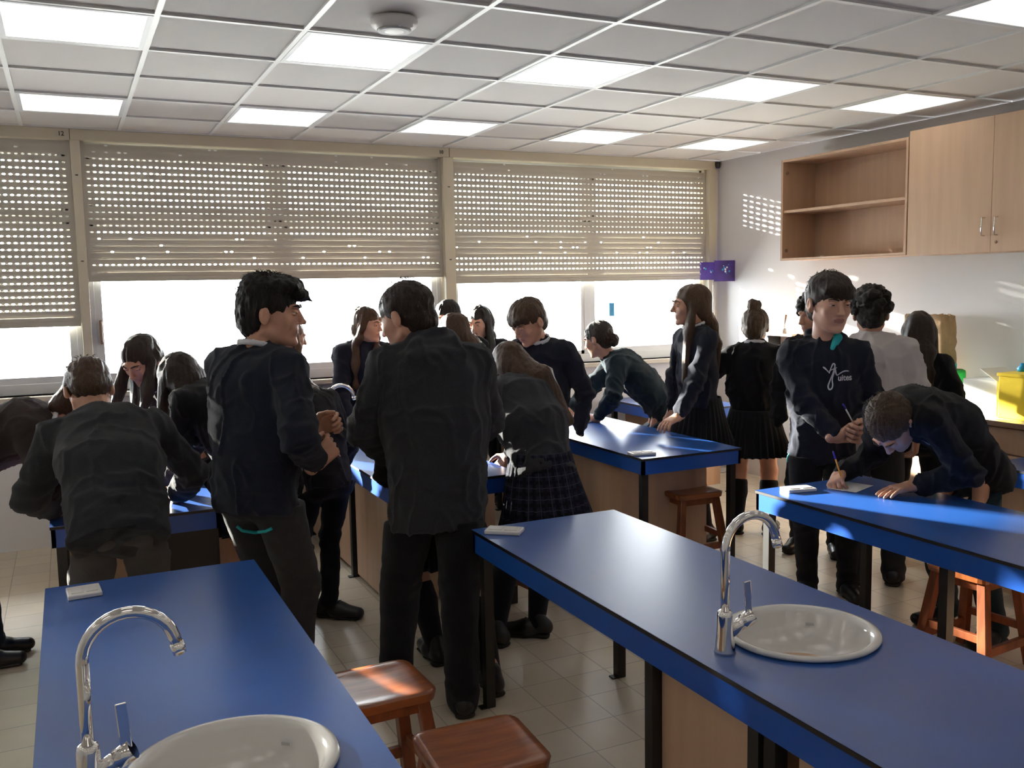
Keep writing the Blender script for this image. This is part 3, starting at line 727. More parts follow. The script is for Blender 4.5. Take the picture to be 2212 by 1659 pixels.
def plaid_mat():
    M = bpy.data.materials.new('plaid_wool'); M.use_nodes = True; nt = M.node_tree; b = nt.nodes['Principled BSDF']; b.inputs['Roughness'].default_value = .9; b.inputs['Specular IOR Level'].default_value = .15
    uv = nt.nodes.new('ShaderNodeUVMap'); sp = nt.nodes.new('ShaderNodeSeparateXYZ'); nt.links.new(uv.outputs[0], sp.inputs[0])
    outs = []
    for ch, per in ((0,.050),(1,.050)):
        m1 = nt.nodes.new('ShaderNodeMath'); m1.operation = 'PINGPONG'; m1.inputs[1].default_value = per/2; nt.links.new(sp.outputs[ch], m1.inputs[0])
        m2 = nt.nodes.new('ShaderNodeMath'); m2.operation = 'LESS_THAN'; m2.inputs[1].default_value = .0016; nt.links.new(m1.outputs[0], m2.inputs[0]); outs.append(m2)
        m3 = nt.nodes.new('ShaderNodeMath'); m3.operation = 'GREATER_THAN'; m3.inputs[1].default_value = .017; nt.links.new(m1.outputs[0], m3.inputs[0]); outs.append(m3)
    a = nt.nodes.new('ShaderNodeMath'); a.operation = 'MAXIMUM'; nt.links.new(outs[0].outputs[0], a.inputs[0]); nt.links.new(outs[2].outputs[0], a.inputs[1])
    c = nt.nodes.new('ShaderNodeMath'); c.operation = 'MAXIMUM'; nt.links.new(outs[1].outputs[0], c.inputs[0]); nt.links.new(outs[3].outputs[0], c.inputs[1])
    x1 = nt.nodes.new('ShaderNodeMix'); x1.data_type = 'RGBA'; x1.inputs[6].default_value = (.016,.017,.032,1); x1.inputs[7].default_value = (.008,.009,.016,1); nt.links.new(c.outputs[0], x1.inputs[0])
    x2 = nt.nodes.new('ShaderNodeMix'); x2.data_type = 'RGBA'; nt.links.new(a.outputs[0], x2.inputs[0]); nt.links.new(x1.outputs[2], x2.inputs[6]); x2.inputs[7].default_value = (.045,.047,.07,1)
    nt.links.new(x2.outputs[2], b.inputs['Base Color']); return M
MT['plaid'] = plaid_mat()

def dirdeg(a): a = math.radians(a); return V3(math.cos(a), math.sin(a), 0)
UP = V3(0,0,1)
def hand(vx, w, d, pn, side, curl=.5, spread=.1, s=1.0, thumb=.6):
    """w wrist, d pointing dir, pn palm normal (towards palm), side: direction of the thumb side"""
    d = nrm(d); pn = nrm(V3(pn)-d*np.dot(pn, d)); sd = nrm(np.cross(d, pn));
    if np.dot(sd, side) < 0: sd = -sd
    kn = w+d*.088*s
    for o in (-.030,-.010,.010,.030): vx.cap(w+sd*o*.62*s-pn*.002+d*.008, kn+sd*o*s, .0155*s, .0130*s, k=.012)
    vx.cap(w-d*.03, w+d*.012, .023*s, .0235*s, k=.012, w=sd, sc=1.25)
    L = [.072,.080,.075,.060]; off = [.031,.0105,-.0105,-.031]
    for i in range(4):
        p = kn+sd*off[i]*s; c = curl*(1+.10*i); a = 0
        fd = nrm(d+sd*spread*(1.2-.8*i)*.6); r = [.0095,.0088,.0080,.0068][0:4]
        rr = .92 if i == 3 else 1
        for j, fr in enumerate((.44,.31,.25)):
            a += c*(.75,1.0,.7)[j]*1.0
            v = fd*math.cos(a)+pn*math.sin(a); q = p+v*L[i]*fr*s
            vx.cap(p, q, r[j]*rr*s, r[j+1]*rr*s, k=.0035); p = q
    tb = w+d*.022*s+sd*.022*s+pn*.006
    t1 = tb+nrm(d*.62+sd*.62+pn*.35*thumb)*.042*s; t2 = t1+nrm(d*.85+sd*.25*(1-thumb)+pn*.5*thumb)*.032*s; t3 = t2+nrm(d*.9-sd*.25*thumb+pn*.45*thumb)*.026*s
    vx.cap(tb, t1, .0165*s, .0125*s, k=.012); vx.cap(t1, t2, .0115*s, .0102*s, k=.004); vx.cap(t2, t3, .0102*s, .0082*s, k=.004)
    return kn
def shoe(par, an, toe, org, loafer=False):
    f = nrm(toe); l = np.cross(UP, f); g = V3(an[0], an[1], 0)
    lo = g-.32; hi = g+.32; lo[2] = -.01; hi[2] = .16
    v = Vox(lo, hi, .006)
    v.cap(g-f*.045+UP*.048, g+f*.05+UP*.045, .038, .042, k=.02); v.cap(g+f*.05+UP*.042, g+f*.165+UP*.034, .040, .030, k=.03, w=l, sc=1.25)
    v.cap(g-f*.035+UP*.06, g-f*.01+UP*.10, .036, .036, k=.02)
    v.ell(g+f*.06-UP*.085, (.4,.4,.10), k=.004, op='sub')
    sole = Vox(lo, hi, .006); sole.cap(g-f*.05+UP*.012, g+f*.06+UP*.012, .012, .012, k=.01, w=l, sc=3.0); sole.cap(g+f*.05+UP*.012, g+f*.165+UP*.012, .012, .012, k=.01, w=l, sc=3.4)
    sole.cap(g-f*.055+UP*.010, g-f*.03+UP*.010, .013, .013, k=.01, w=l, sc=2.8)
    o = sobj('shoe', [v], 'shoe', par, org); sobj('sole', [sole], 'sole', o, org)
    lc = MB()
    for q in range(3):
        p = g+f*(.055+.022*q)+UP*(.092-.012*q); a = p-l*.022; b = p+l*.022
        lc.tube([a-UP*.004, p+UP*.003, b-UP*.004], .0028, 6)
    me = lc.mesh('laces'); me.transform(Matrix.Translation(-Vector(org))); link('laces', me, 'sole', o)
    return o

def head(spec, HC, f, u, hs, body_parts, NB, res):
    """returns list of Vox for head+neck"""
    l = np.cross(u, f); R = np.array([l, f, u])
    def p(a, b, c): return HC+(l*a+f*b+u*c)*hs
    lo = np.minimum(HC-.19*hs, NB-.09); hi = np.maximum(HC+.19*hs, NB+.09)
    v = Vox(lo, hi, res)
    v.ell(p(0,-.018,.028), V3(.076,.098,.086)*hs, R, k=.01)
    v.ell(p(0,.022,-.018), V3(.062,.070,.080)*hs, R, k=.03)
    v.ell(p(0,.040,-.062), V3(.045,.042,.045)*hs, R, k=.03)          # jaw
    v.ell(p(0,.077,-.096), V3(.021,.015,.016)*hs, R, k=.018)         # chin
    for s_ in (-1,1):
        v.cap(p(s_*.055,-.005,-.055), p(s_*.022,.058,-.092), .013*hs, .012*hs, k=.025)  # jaw line
        v.ell(p(s_*.038,.062,-.022), V3(.020,.016,.020)*hs, R, k=.02) # cheek
        v.ell(p(s_*.031,.099,.012), V3(.019,.018,.0125)*hs, R, k=.010, op='sub')
        v.cap(p(s_*.014,.092,.030), p(s_*.046,.076,.030), .0065*hs, .0055*hs, k=.012) # brow ridge
    v.cap(p(0,.086,.020), p(0,.106,-.020), .0075*hs, .0105*hs, k=.010); v.ell(p(0,.110,-.024), V3(.011,.011,.009)*hs, R, k=.006)
    for s_ in (-1,1): v.ell(p(s_*.012,.100,-.027), V3(.0075,.009,.006)*hs, R, k=.005)
    v.ell(p(0,.072,-.055), V3(.030,.018,.022)*hs, R, k=.012); v.cap(p(-.018,.086,-.0505), p(.018,.086,-.0505), .0062*hs, k=.004); v.cap(p(-.015,.085,-.0625), p(.015,.085,-.0625), .0070*hs, k=.004)
    v.cap(p(0,.089,-.0505), p(0,.089,-.0507), .0066*hs, k=.004)
    for s_ in (-1,1):
        v.ell(p(s_*.083,-.014,-.004), V3(.010,.019,.031)*hs, R, k=.004); v.ell(p(s_*.093,-.008,.000), V3(.007,.010,.018)*hs, R, k=.003, op='sub')
        v.cap(p(s_*.078,-.010,-.028), p(s_*.080,-.008,-.020), .009*hs, k=.006)
    nt = p(0,-.018,-.055)
    v.cap(NB-(nt-NB)*.25, nt, .056*hs, .052*hs, k=.03)
    return v, p, R, l
def eyes(p, f, l, u, hs, body, org, closed=False):
    for s_ in (-1,1):
        c = p(s_*.031,.0785,.010)
        m_ = MB(); bmesh.ops.create_icosphere(m_.bm, subdivisions=3, radius=.0118*hs)
        for fc in m_.bm.faces:
            fc.smooth = True; cc = fc.calc_center_median().normalized(); fc.material_index = 1 if cc.dot(Vector(nrm(f-u*.25))) > .82 else 0
        me = m_.mesh('eye'); me.transform(Matrix.Translation(Vector(c-V3(org)))); o = link('eye', me, ['eye_white','iris'], body)
        lid = Vox(c-.02, c+.02, .0022); R = np.array([l,f,u])
        lid.ell(c+u*.0045*hs+f*.001, V3(.0150,.0135,.0105)*hs if closed else V3(.0150,.0130,.0085)*hs, R, k=0)
        lid.ell(c-u*.0065*hs, V3(.014,.0115,.0055)*hs, R, k=0)
        sobj('eyelid', [lid], spec_skin[0], body, org)
spec_skin = [None]

def person(n, label, h, pos, face, lean=(0,0), side=0, head_dir=None, head_pitch=0, hands=None, elbows=None, feet=None, toes=None, skin='light', hair='dark', hstyle='short', hstyle_arg=None,
           top='navy', bottom='dgrey', style='sweat', skirt=False, res=.012, face_detail=False, tw=0, pelz=.52, collar=True, shoulder=1.0, hcurl=.5, hand_pn=None, sleeve=1.0, group=None, hoffs=(0,0,0), tights=False, sock=None, headroll=0, loose=1.0, seed=1, sway=(0,0), hem=.0, hsc=1.0, hand_on=(1,1), hand_dir=None, socktop=.26):
    F = dirdeg(face); Lf = V3(-F[1], F[0], 0)
    org = (pos[0], pos[1], 0)
    root = empty('person', org, label, 'person', group)
    P0 = V3(pos[0]+sway[0], pos[1]+sway[1], pelz*h)
    def dv(a): a = math.radians(a); return nrm(UP*math.cos(a)+F*math.sin(a)+Lf*math.sin(math.radians(side))*.9)
    d1, d2 = dv(lean[0]), dv(lean[1]); dm = nrm(d1+d2)
    P1 = P0+d1*.13*h; P2 = P1+dm*.115*h; N = P2+d2*.075*h
    Ft = F if tw == 0 else dirdeg(face+tw); Lt = nrm(np.cross(d2, np.cross(V3(-Ft[1],Ft[0],0), d2)))
    Fd = np.cross(Lt, d2)                                   # chest forward
    sw = .104*h*shoulder; S = {-1: P2+d2*.031*h-Lt*sw, 1: P2+d2*.031*h+Lt*sw}
    hd = nrm(head_dir) if head_dir is not None else F
    pit = math.radians(head_pitch)
    hf = nrm(hd*math.cos(pit)+UP*math.sin(pit)); hu = nrm(UP*math.cos(pit)-hd*math.sin(pit))
    if headroll:
        a = math.radians(headroll); hl = np.cross(hu, hf); hu = hu*math.cos(a)+hl*math.sin(a)
    hs = h*.13/.226*1.15*hsc
    nd = nrm(d2*.6+hu*.8)
    HC = N+nd*.028*h+hu*.056*h+hf*.012*h+V3(hoffs)
    spec_skin[0] = SK[skin]
    hres = .0045 if face_detail else .006
    v, p, R, hl = head(None, HC, hf, hu, hs, None, N-d2*.01, hres)
    parts = [v]
    # arms
    ua, fa = .172*h, .148*h
    J = {}
    for s_ in (-1,1):
        t = V3(hands[s_]) if hands and s_ in hands and hands[s_] is not None else S[s_]-UP*.30*h+Lt*s_*.05*h+F*.02
        eh = V3(elbows[s_]) if elbows and s_ in elbows else (Lt*s_*.6-F*.6-UP*.5)
        E, Wt = ik(S[s_], t, ua, fa, eh); J[s_] = (S[s_], E, Wt)
        if hand_on[0 if s_ < 0 else 1]:
            dd = nrm(Wt-E); 
            if hand_dir and s_ in hand_dir: dd = nrm(V3(hand_dir[s_]))
            pn = V3(hand_pn[s_]) if hand_pn and s_ in hand_pn else -Lt*s_*1.0-UP*.2
            hv = Vox(Wt-.24, Wt+.24, .0042 if face_detail else .0055)
            sd = F+UP*.8 if not (hand_pn and s_ in hand_pn and len(hand_pn) > 2) else V3(hand_pn[2])
            cu = hcurl if not isinstance(hcurl, dict) else hcurl[s_]
            J[('k', s_)] = hand(hv, Wt, dd, pn, sd, curl=cu, s=hs*.96)
            hv.cap(Wt-nrm(Wt-E)*.12, Wt+dd*.01, .031*hs, .024*hs, k=.012)
            parts.append(hv)
    # legs
    HJ = {s_: P0-UP*.005+Lf*s_*(.052 if not skirt else .044)*h for s_ in (-1,1)}
    th, shn, ah = .245*h, .235*h, .05*h
    LG = {}
    for s_ in (-1,1):
        ft = feet[s_] if feet else (P0[0]+Lf[0]*s_*.07*h, P0[1]+Lf[1]*s_*.07*h)
        an = V3(ft[0], ft[1], ah); kh = F+Lf*s_*.15
        K, A = ik(HJ[s_], an, th, shn, kh); LG[s_] = (HJ[s_], K, V3(ft[0], ft[1], ah))
    # torso core (hidden below the clothes) keeps the body one piece
    bl = np.minimum(P0, N)-.30; bh = np.maximum(P0, N)+.30
    bv = Vox(bl, bh, .02)
    bv.cap(P0, P1, .085, .085, k=.03, w=Lf, sc=1.4); bv.cap(P1, P2, .09, .09, k=.03, w=Lt, sc=1.5); bv.cap(S[-1], S[1], .05, k=.04); bv.cap(P2, N, .07, .05, k=.03)
    for s_ in (-1,1): bv.cap(*J[s_][:2], .04, .033, k=.02); bv.cap(*J[s_][1:], .033, .024, k=.02)
    parts.append(bv)
    lv = Vox(np.minimum.reduce([x for s_ in (-1,1) for x in LG[s_]])-.12, np.maximum.reduce([x for s_ in (-1,1) for x in LG[s_]])+.12, .010 if skirt else .02)
    for s_ in (-1,1):
        a, b, c = LG[s_]; q = .5 if not skirt else 1.0
        lv.cap(a, b, (.082*q+.005) if not skirt else .074, .052*q+.004, k=.02); lv.cap(b, b+(c-b)*.35, .052*q+.006, .052*q+.006, k=.02); lv.cap(b+(c-b)*.35, c, .052*q+.006, .030*q+.006, k=.02); lv.cap(b, b+F*.004, .050*q+.004, k=.02)
    parts.append(lv)
    body = sobj('body', parts, [SK[skin], MT['lip']], root, org, matidx=lambda c: ((((c-HC)@hl/(.024*hs))**2+(((c-HC)@hu+.0560*hs)/(.0105*hs))**2 < 1) & ((c-HC)@hf > .074*hs)).astype(int))
    if face_detail: eyes(p, hf, hl, hu, hs, body, org, closed=(face_detail == 2))
    if face_detail:
        bw = Vox(HC-.16, HC+.16, .003)
        for s_ in (-1,1): bw.cap(p(s_*.015,.0975,.029), p(s_*.034,.0925,.035), .0042*hs, .0040*hs, k=.003); bw.cap(p(s_*.034,.0925,.035), p(s_*.050,.076,.030), .004*hs, .0022*hs, k=.003)
        sobj('eyebrows', [bw], HR[hair], root, org)
    # sweatshirt
    lo = np.minimum.reduce([P0-UP*.09*h, N]+[x for s_ in (-1,1) for x in J[s_]])-.26; hi = np.maximum.reduce([P0, N]+[x for s_ in (-1,1) for x in J[s_]])+.26
    c = Vox(lo, hi, res); z = loose
    hl_ = (.070 if not skirt else .045)-hem; hemp = P0-d1*hl_*h
    big = .118*z if style != 'fitted' else .095*z
    c.cap(hemp-d1*.06, P1, big*.97, big*1.0, k=.03, w=Lf, sc=1.46); c.plane(hemp-d1*.004, -d1); c.cap(P1, P2, big*1.0, big*1.05, k=.05, w=Lt, sc=1.50)
    c.cap(P2, N-d2*.03*h, big*.86, .075, k=.05, w=Lt, sc=1.35)
    c.cap(S[-1], S[1], .056*z, .056*z, k=.05)
    for s_ in (-1,1): c.cap(N-d2*.012*h, S[s_]+d2*.004*h, .050, .056*z, k=.04)
    c.cap(N-d2*.02, N+nd*.004, .062, .058, k=.035)
    for s_ in (-1,1):
        A_, E_, W_ = J[s_]; sl = sleeve
        c.cap(A_, E_, .068*z*sl, .061*z*sl, k=.016); c.cap(E_, E_+(W_-E_)*.80, .062*z*sl, .050*z*sl, k=.025); c.cap(E_+(W_-E_)*.78, W_-(W_-E_)*.05, .052*z*sl, .036*sl, k=.012)
    if style == 'hood':
        k_ = h/1.75
        def rp(a): a = math.radians(a); return N+d2*(.030-.030*abs(math.sin(a)))*k_+(-Fd*math.cos(a)*.088+Lt*math.sin(a)*.098)*k_-d2*.055*max(0, abs(a)-1.0)
        for a0 in range(-100, 100, 25): c.cap(rp(a0), rp(a0+25), .026, .026, k=.012, w=d2, sc=1.9)
        hb = N-Fd*.105*k_
        c.cap(hb-Lt*.075-d2*.03, hb+Lt*.075-d2*.03, .042, k=.02, w=d2, sc=1.3)
        c.cap(hb-d2*.060-Fd*.020, hb-d2*.17-Fd*.012, .052, .030, k=.010, w=Lt, sc=2.4)
        c.cap(hb-Lt*.10-d2*.062-Fd*.03, hb-d2*.120-Fd*.055, .016, .018, k=.02); c.cap(hb+Lt*.10-d2*.062-Fd*.03, hb-d2*.120-Fd*.055, .016, .018, k=.02)
        for s_ in (-1,1): c.cap(rp(s_*98), N+Fd*.098*k_-d2*.075+Lt*s_*.012, .026, .020, k=.015)
    sd0 = seed*7.3
    def folds(P):
        q = P-P0; al = q@dm
        wp = P+.03*np.stack([vnoise(P*7+sd0), vnoise(P*7+sd0+9), vnoise(P*7+sd0+17)], 1)
        n1 = vnoise(wp*np.array([13,13,4.5])+sd0); n2 = vnoise(wp@np.array([[8,3,0],[-3,8,6],[2,-6,9.]])+sd0*3)
        base = vnoise(P*np.array([9,9,4])+sd0)*.009+(np.clip(1-np.abs(n1)*3.2, 0, 1)**1.5)*.0115+(np.clip(1-np.abs(n2)*3.5, 0, 1)**1.5)*.0075-.007+vnoise(P*30+sd0*2)*.002
        # horizontal gathers above the hem and at elbows / cuffs
        g_ = np.exp(-((al-.0)/.10)**2)*vnoise(np.stack([P[:,0]*14+sd0, P[:,1]*14, al*45], 1))*.006
        for s_ in (-1,1):
            A_, E_, W_ = J[s_]; d = np.linalg.norm(P-E_, axis=1); ax_ = nrm(W_-A_)
            g_ = g_+np.exp(-(d/.11)**2)*np.sin((P@ax_)*80+3.5*vnoise(P*9))*.0085
            d = np.linalg.norm(P-(W_*.85+E_*.15), axis=1); g_ = g_+np.exp(-(d/.06)**2)*np.sin((P@nrm(W_-E_))*110+2*vnoise(P*12))*.0045
        return base+g_
    sw_o = sobj('sweatshirt' if style != 'hood' else 'hoodie', [disp(c, folds)], CL[top], root, org)
    if collar:
        cv = Vox(N-.13, N+.13, .005)
        for q in range(12):
            a, b = 2*PI*q/12, 2*PI*(q+1)/12
            def cp(a): return N+nd*(.016+.016*(-math.cos(a)))+(Fd*math.cos(a)*.064+Lt*math.sin(a)*.068)*hs
            cv.cap(cp(a), cp(b), .0085, k=.004, w=nd, sc=1.5)
        sobj('collar', [cv], CL['collar'], root, org)
    # trousers or skirt
    if not skirt:
        t = Vox(np.minimum.reduce([P0]+[x for s_ in (-1,1) for x in LG[s_]])-.20, np.maximum.reduce([P0]+[x for s_ in (-1,1) for x in LG[s_]])+.20, res)
        t.cap(P0+d1*.02, P0-UP*.02*h, .100, .106, k=.03, w=Lf, sc=1.45)
        t.cap(P0-UP*.02-F*.035-Lf*.06, P0-UP*.06-F*.035-Lf*.06, .075, k=.04); t.cap(P0-UP*.02-F*.035+Lf*.06, P0-UP*.06-F*.035+Lf*.06, .075, k=.04)
        for s_ in (-1,1):
            a, b, e = LG[s_]
            t.cap(a, b, .094*loose, .070*loose, k=.025); t.cap(b, e+UP*.0, .070*loose, .052*loose, k=.02); t.cap(e+UP*.01, e-UP*.03, .054*loose, .056*loose, k=.015)
        t.plane(hemp+d1*.03, d1)
        def tf(P):
            g_ = vnoise(P*np.array([12,12,6])+sd0)*.007+vnoise(P*24+sd0)*.003
            for s_ in (-1,1):
                for jp, w_ in ((LG[s_][1],.09),(LG[s_][2],.09),(LG[s_][0],.12)):
                    d = np.linalg.norm(P-jp, axis=1); g_ = g_+np.exp(-(d/w_)**2)*np.sin(P[:,2]*85+4*vnoise(P*10+sd0))*.0055
            return g_
        sobj('trousers', [disp(t, tf)], CL[bottom], root, org)
    else:
        n_, nz = 128, 14; P_ = []; uvs = []
        hd_ = nrm(-UP*.9+(-d1)*.35)
        for k_ in range(nz+1):
            tt = k_/nz; cc = P0+d1*.045*h+hd_*(tt*(.215 if skirt is True else skirt)*h)
            for q in range(n_):
                a = 2*PI*q/n_; r1, r2 = .162+.060*tt*(1+.25*math.sin(2*a+seed)), .132+.070*tt
                pl = (abs(((q/4.0) % 1)-.5)*2)*.022*tt+.006*math.sin(3*a+5*tt)*tt
                rr = 1+pl/.15
                P_.append(cc+Lf*math.cos(a)*r1*rr+F*math.sin(a)*r2*rr-F*.015)
        P_ = np.array(P_)-V3(org); F_ = []
        for k_ in range(nz):
            for q in range(n_): F_.append((k_*n_+q, k_*n_+(q+1)%n_, (k_+1)*n_+(q+1)%n_, (k_+1)*n_+q))
        me = bpy.data.meshes.new('skirt'); me.from_pydata([tuple(x) for x in P_], [], F_); me.update()
        uvl = me.uv_layers.new(name='UVMap')
        for po in me.polygons:
            for li, (da, dz_) in zip(po.loop_indices, ((0,0),(1,0),(1,1),(0,1))):
                fi = po.index; k_ = fi//n_; q = fi % n_; uvl.data[li].uv = ((q+da)/n_*1.15, (k_+dz_)/nz*.36)
        o = link('skirt', me, 'plaid' if bottom == 'plaid' else CL[bottom], root, smooth=True); o.modifiers.new('t','SOLIDIFY').thickness = .004
        for s_ in (-1,1):
            a, b, e = LG[s_]; top_ = b+(a-b)*.0 if sock is None else b+(e-b)*socktop
            kv = Vox(np.minimum(top_, e)-.12, np.maximum(top_, e)+.12, .008)
            kv.cap(top_, b+(e-b)*.42, .064, .062, k=.01); kv.cap(b+(e-b)*.42, e-UP*.02, .062, .042, k=.02)
            if tights: kv = Vox(np.minimum(a, e)-.14, np.maximum(a, e)+.14, .009); kv.cap(a, b, .092, .064, k=.02); kv.cap(b, b+(e-b)*.4, .064, .062, k=.02); kv.cap(b+(e-b)*.4, e-UP*.02, .062, .042, k=.02)
            sobj('tights' if tights else 'knee_sock', [kv], CL['black'], root, org)
    for s_ in (-1,1):
        td = V3(toes[s_]) if toes and s_ in toes else F+Lf*s_*.22
        shoe(root, LG[s_][2], td, org)
    # hair
    hv = None; big_ = 1.0
    hlo = HC-.20*hs; hhi = HC+.20*hs; ln = .45*h
    if hstyle in ('long','wavy','pony'): hlo = np.minimum(hlo, HC-UP*ln-.22); hhi = hhi+.12; hlo = hlo-.12
    hr = .0065 if hstyle not in ('long','wavy','pony') else .0085
    hv = Vox(hlo, hhi, hr)
    hv.ell(p(0,-.024,.040), V3(.087,.106,.088)*hs, R, k=.01)
    hv.ell(p(0,-.052,-.008), V3(.076,.068,.080)*hs, R, k=.02)
    if hstyle in ('short','fringe','curly','quiff','cap'):
        if hstyle != 'curly': hv.ell(p(0,-.070,-.045), V3(.055,.040,.040)*hs, R, k=.02)
        hv.ell(p(0,.098,-.045), V3(.075,.085,.082)*hs, R, k=.008, op='sub')
        for s_ in (-1,1):
            hv.ell(p(s_*.088,.002,-.040), V3(.020,.032,.042)*hs, R, k=.006, op='sub'); hv.ell(p(s_*.088,-.013,-.012), V3(.020,.019,.026)*hs, R, k=.005, op='sub')
        if hstyle == 'fringe':
            hv.ell(p(0,.058,.066), V3(.074,.042,.036)*hs, R, k=.015); hv.ell(p(-.012*(hstyle_arg or 1),.080,.045), V3(.046,.020,.026)*hs, R, k=.012)
            hv.ell(p(0,-.01,.085), V3(.082,.085,.050)*hs, R, k=.02)
        if hstyle == 'quiff':
            hv.ell(p(0,.030,.098), V3(.072,.075,.042)*hs, R, k=.02); hv.ell(p(0,-.045,.085), V3(.082,.070,.060)*hs, R, k=.02)
            hv.ell(p(.0,.095,.072), V3(.045,.028,.020)*hs, R, k=.012); hv.cap(p(.01,.105,.072), p(.012,.135,.052), .014*hs, .007*hs, k=.01); hv.ell(p(0,-.088,.0), V3(.060,.035,.055)*hs, R, k=.02)
            hv.cap(p(.02,.095,.085), p(.022,.125,.085), .012*hs, .006*hs, k=.01)
        if hstyle == 'curly':
            rc = np.random.RandomState(seed)
            for q in range(150):
                a = rc.uniform(0, 2*PI); b = rc.uniform(-.35, 1.45)
                q_ = p(.094*math.cos(a)*math.cos(b), -.022+.108*math.sin(a)*math.cos(b), .040+.10*math.sin(b))
                if np.dot(q_-HC, hf) > .060 and np.dot(q_-HC, hu) < .05: continue
                hv.ell(q_, V3(.019,.019,.019)*rc.uniform(.8,1.25)*hs, None, k=.004)
    else:
        hv.ell(p(0,.100,-.050), V3(.062,.085,.100)*hs, R, k=.010, op='sub')
        if hstyle == 'bun':
            for s_ in (-1,1): hv.ell(p(s_*.088,-.010,-.025), V3(.022,.036,.040)*hs, R, k=.006, op='sub')
            bc = hstyle_arg or (0,-.055,.135)
            hv.ell(p(*bc), V3(.046,.044,.042)*hs, R, k=.012); hv.ell(p(bc[0]+.018,bc[1],bc[2]+.022), V3(.026,.026,.024)*hs, R, k=.008); hv.ell(p(bc[0]-.02,bc[1]+.006,bc[2]+.008), V3(.024,.03,.024)*hs, R, k=.008)
        elif hstyle == 'lowbun':
            hv.ell(p(0,-.115,-.035), V3(.045,.040,.042)*hs, R, k=.012); hv.ell(p(.02,-.125,-.06), V3(.030,.035,.03)*hs, R, k=.01)
        else:
            arg = hstyle_arg or {}
            L_ = arg.get('len', .42); drop = nrm(V3(arg.get('dir', -UP)))
            bk = -hf*.055*hs+V3(arg.get('off', (0,0,0)))
            A_ = p(0,-.045,.0); B_ = A_+bk+drop*.16; C_ = B_+drop*(L_-.16)
            if arg.get('back'):
                g0 = .118*loose+.012; B_ = N-Fd*g0*.88+V3(arg.get('off', (0,0,0))); M_ = P2-Fd*(g0+.012)+V3(arg.get('off', (0,0,0))); C_ = M_+drop*max(.05, L_-.28)-Fd*.004
                hv.cap(A_, B_, .066*hs, .050, k=.03, w=hl, sc=arg.get('w',1.45)); hv.cap(B_, M_, .046, .036, k=.03, w=Lt, sc=arg.get('w',1.45)*1.35); hv.cap(M_, C_, .036, .018, k=.02, w=Lt, sc=arg.get('w2',1.75)*1.5)
            else:
                hv.cap(A_, B_, .068*hs, .055, k=.03, w=hl, sc=arg.get('w',1.45)); hv.cap(B_, C_, .055, .030, k=.03, w=hl, sc=arg.get('w2',1.75))
            for s_ in arg.get('front', (-1,1)):
                A_ = p(s_*.074,.008,.01); B_ = A_+drop*.17+hf*arg.get('fwd',.01)+hl*s_*.012; C_ = B_+drop*arg.get('flen',.16)+hf*.02
                if arg.get('back'): B_ = N+Lt*s_*.082+Fd*.085*loose-d2*.02; C_ = P2+Lt*s_*.085+Fd*(.135*loose)+drop*(arg.get('flen',.16)-.08)
                hv.cap(A_, B_, .028, .034, k=.02); hv.cap(B_, C_, .034, .016, k=.02)
    dn = hu if hstyle not in ('long','wavy','pony') else UP
    def hf_(P):
        q = P-HC; a_ = q@hl; b_ = q@hf; c_ = q@hu
        if hstyle == 'curly': return vnoise(P*70)*.006+vnoise(P*33)*.004
        if hstyle in ('long','wavy','pony'):
            wv = .010*np.sin(P[:,2]*38+5*vnoise(P*6)) if hstyle == 'wavy' else 0
            return vnoise(np.stack([P[:,0]*75, P[:,1]*75, P[:,2]*5], 1))*.0045+vnoise(np.stack([P[:,0]*30+3, P[:,1]*30, P[:,2]*4+seed], 1))*.005+wv*np.clip(-(c_)/.1, 0, 1)
        amp = 1.6 if hstyle == 'quiff' else 1
        r_ = np.arctan2(a_, b_+.02)
        return amp*(vnoise(np.stack([r_*9+seed, c_*22, b_*18], 1))*.0045+vnoise(np.stack([a_*110, b_*45, c_*40+seed], 1))*.003+vnoise(P*60)*.002)
    ho = sobj('hair', [disp(hv, hf_)], HR[hair], root, org)
    # loose strands: thin tapering locks standing off the silhouette
    return dict(root=root, N=N, P0=P0, P1=P1, P2=P2, Fd=Fd, Lt=Lt, d2=d2, J=J, HC=HC, p=p, hf=hf, hl=hl, hu=hu, hs=hs, shirt=sw_o, LG=LG, F=F, Lf=Lf, hair=ho, org=V3(org), h=h, hairmat=HR[hair], body=body)

def locks(D, n, seed, length=.04, region=lambda q: True, droop=.3, rad=.0022, lat=(.2,1.4)):
    """short curved locks growing out of the hair, one mesh"""
    rc = random.Random(seed); m_ = MB(); hs = D['hs']; k = 0; tries = 0
    while k < n and tries < n*20:
        tries += 1
        a = rc.uniform(0, 2*PI); b = rc.uniform(*lat)
        q = (.086*math.cos(a)*math.cos(b), -.024+.106*math.sin(a)*math.cos(b), .046+.098*math.sin(b))
        if not region(q): continue
        P = D['p'](*q); nr = nrm(P-D['p'](0,-.024,.03)); tg = nrm(np.cross(nr, [rc.uniform(-1,1) for _ in range(3)]))
        L = length*rc.uniform(.5,1.2); pts = []
        for i in range(5):
            t = i/4; pts.append(P-nr*.006+(nr*t*(.65)+tg*t*t*.8-D['hu']*droop*t*t)*L-D['org'])
        r = rad*rc.uniform(.6,1.2); m_.tube(pts, [r,r,r*.8,r*.5,r*.12], 5); k += 1
    m_.bm.from_mesh(D['hair'].data)
    for f_ in m_.bm.faces: f_.smooth = True
    m_.bm.to_mesh(D['hair'].data)
def project_on(D, pts2, uv0, S_):
    pass
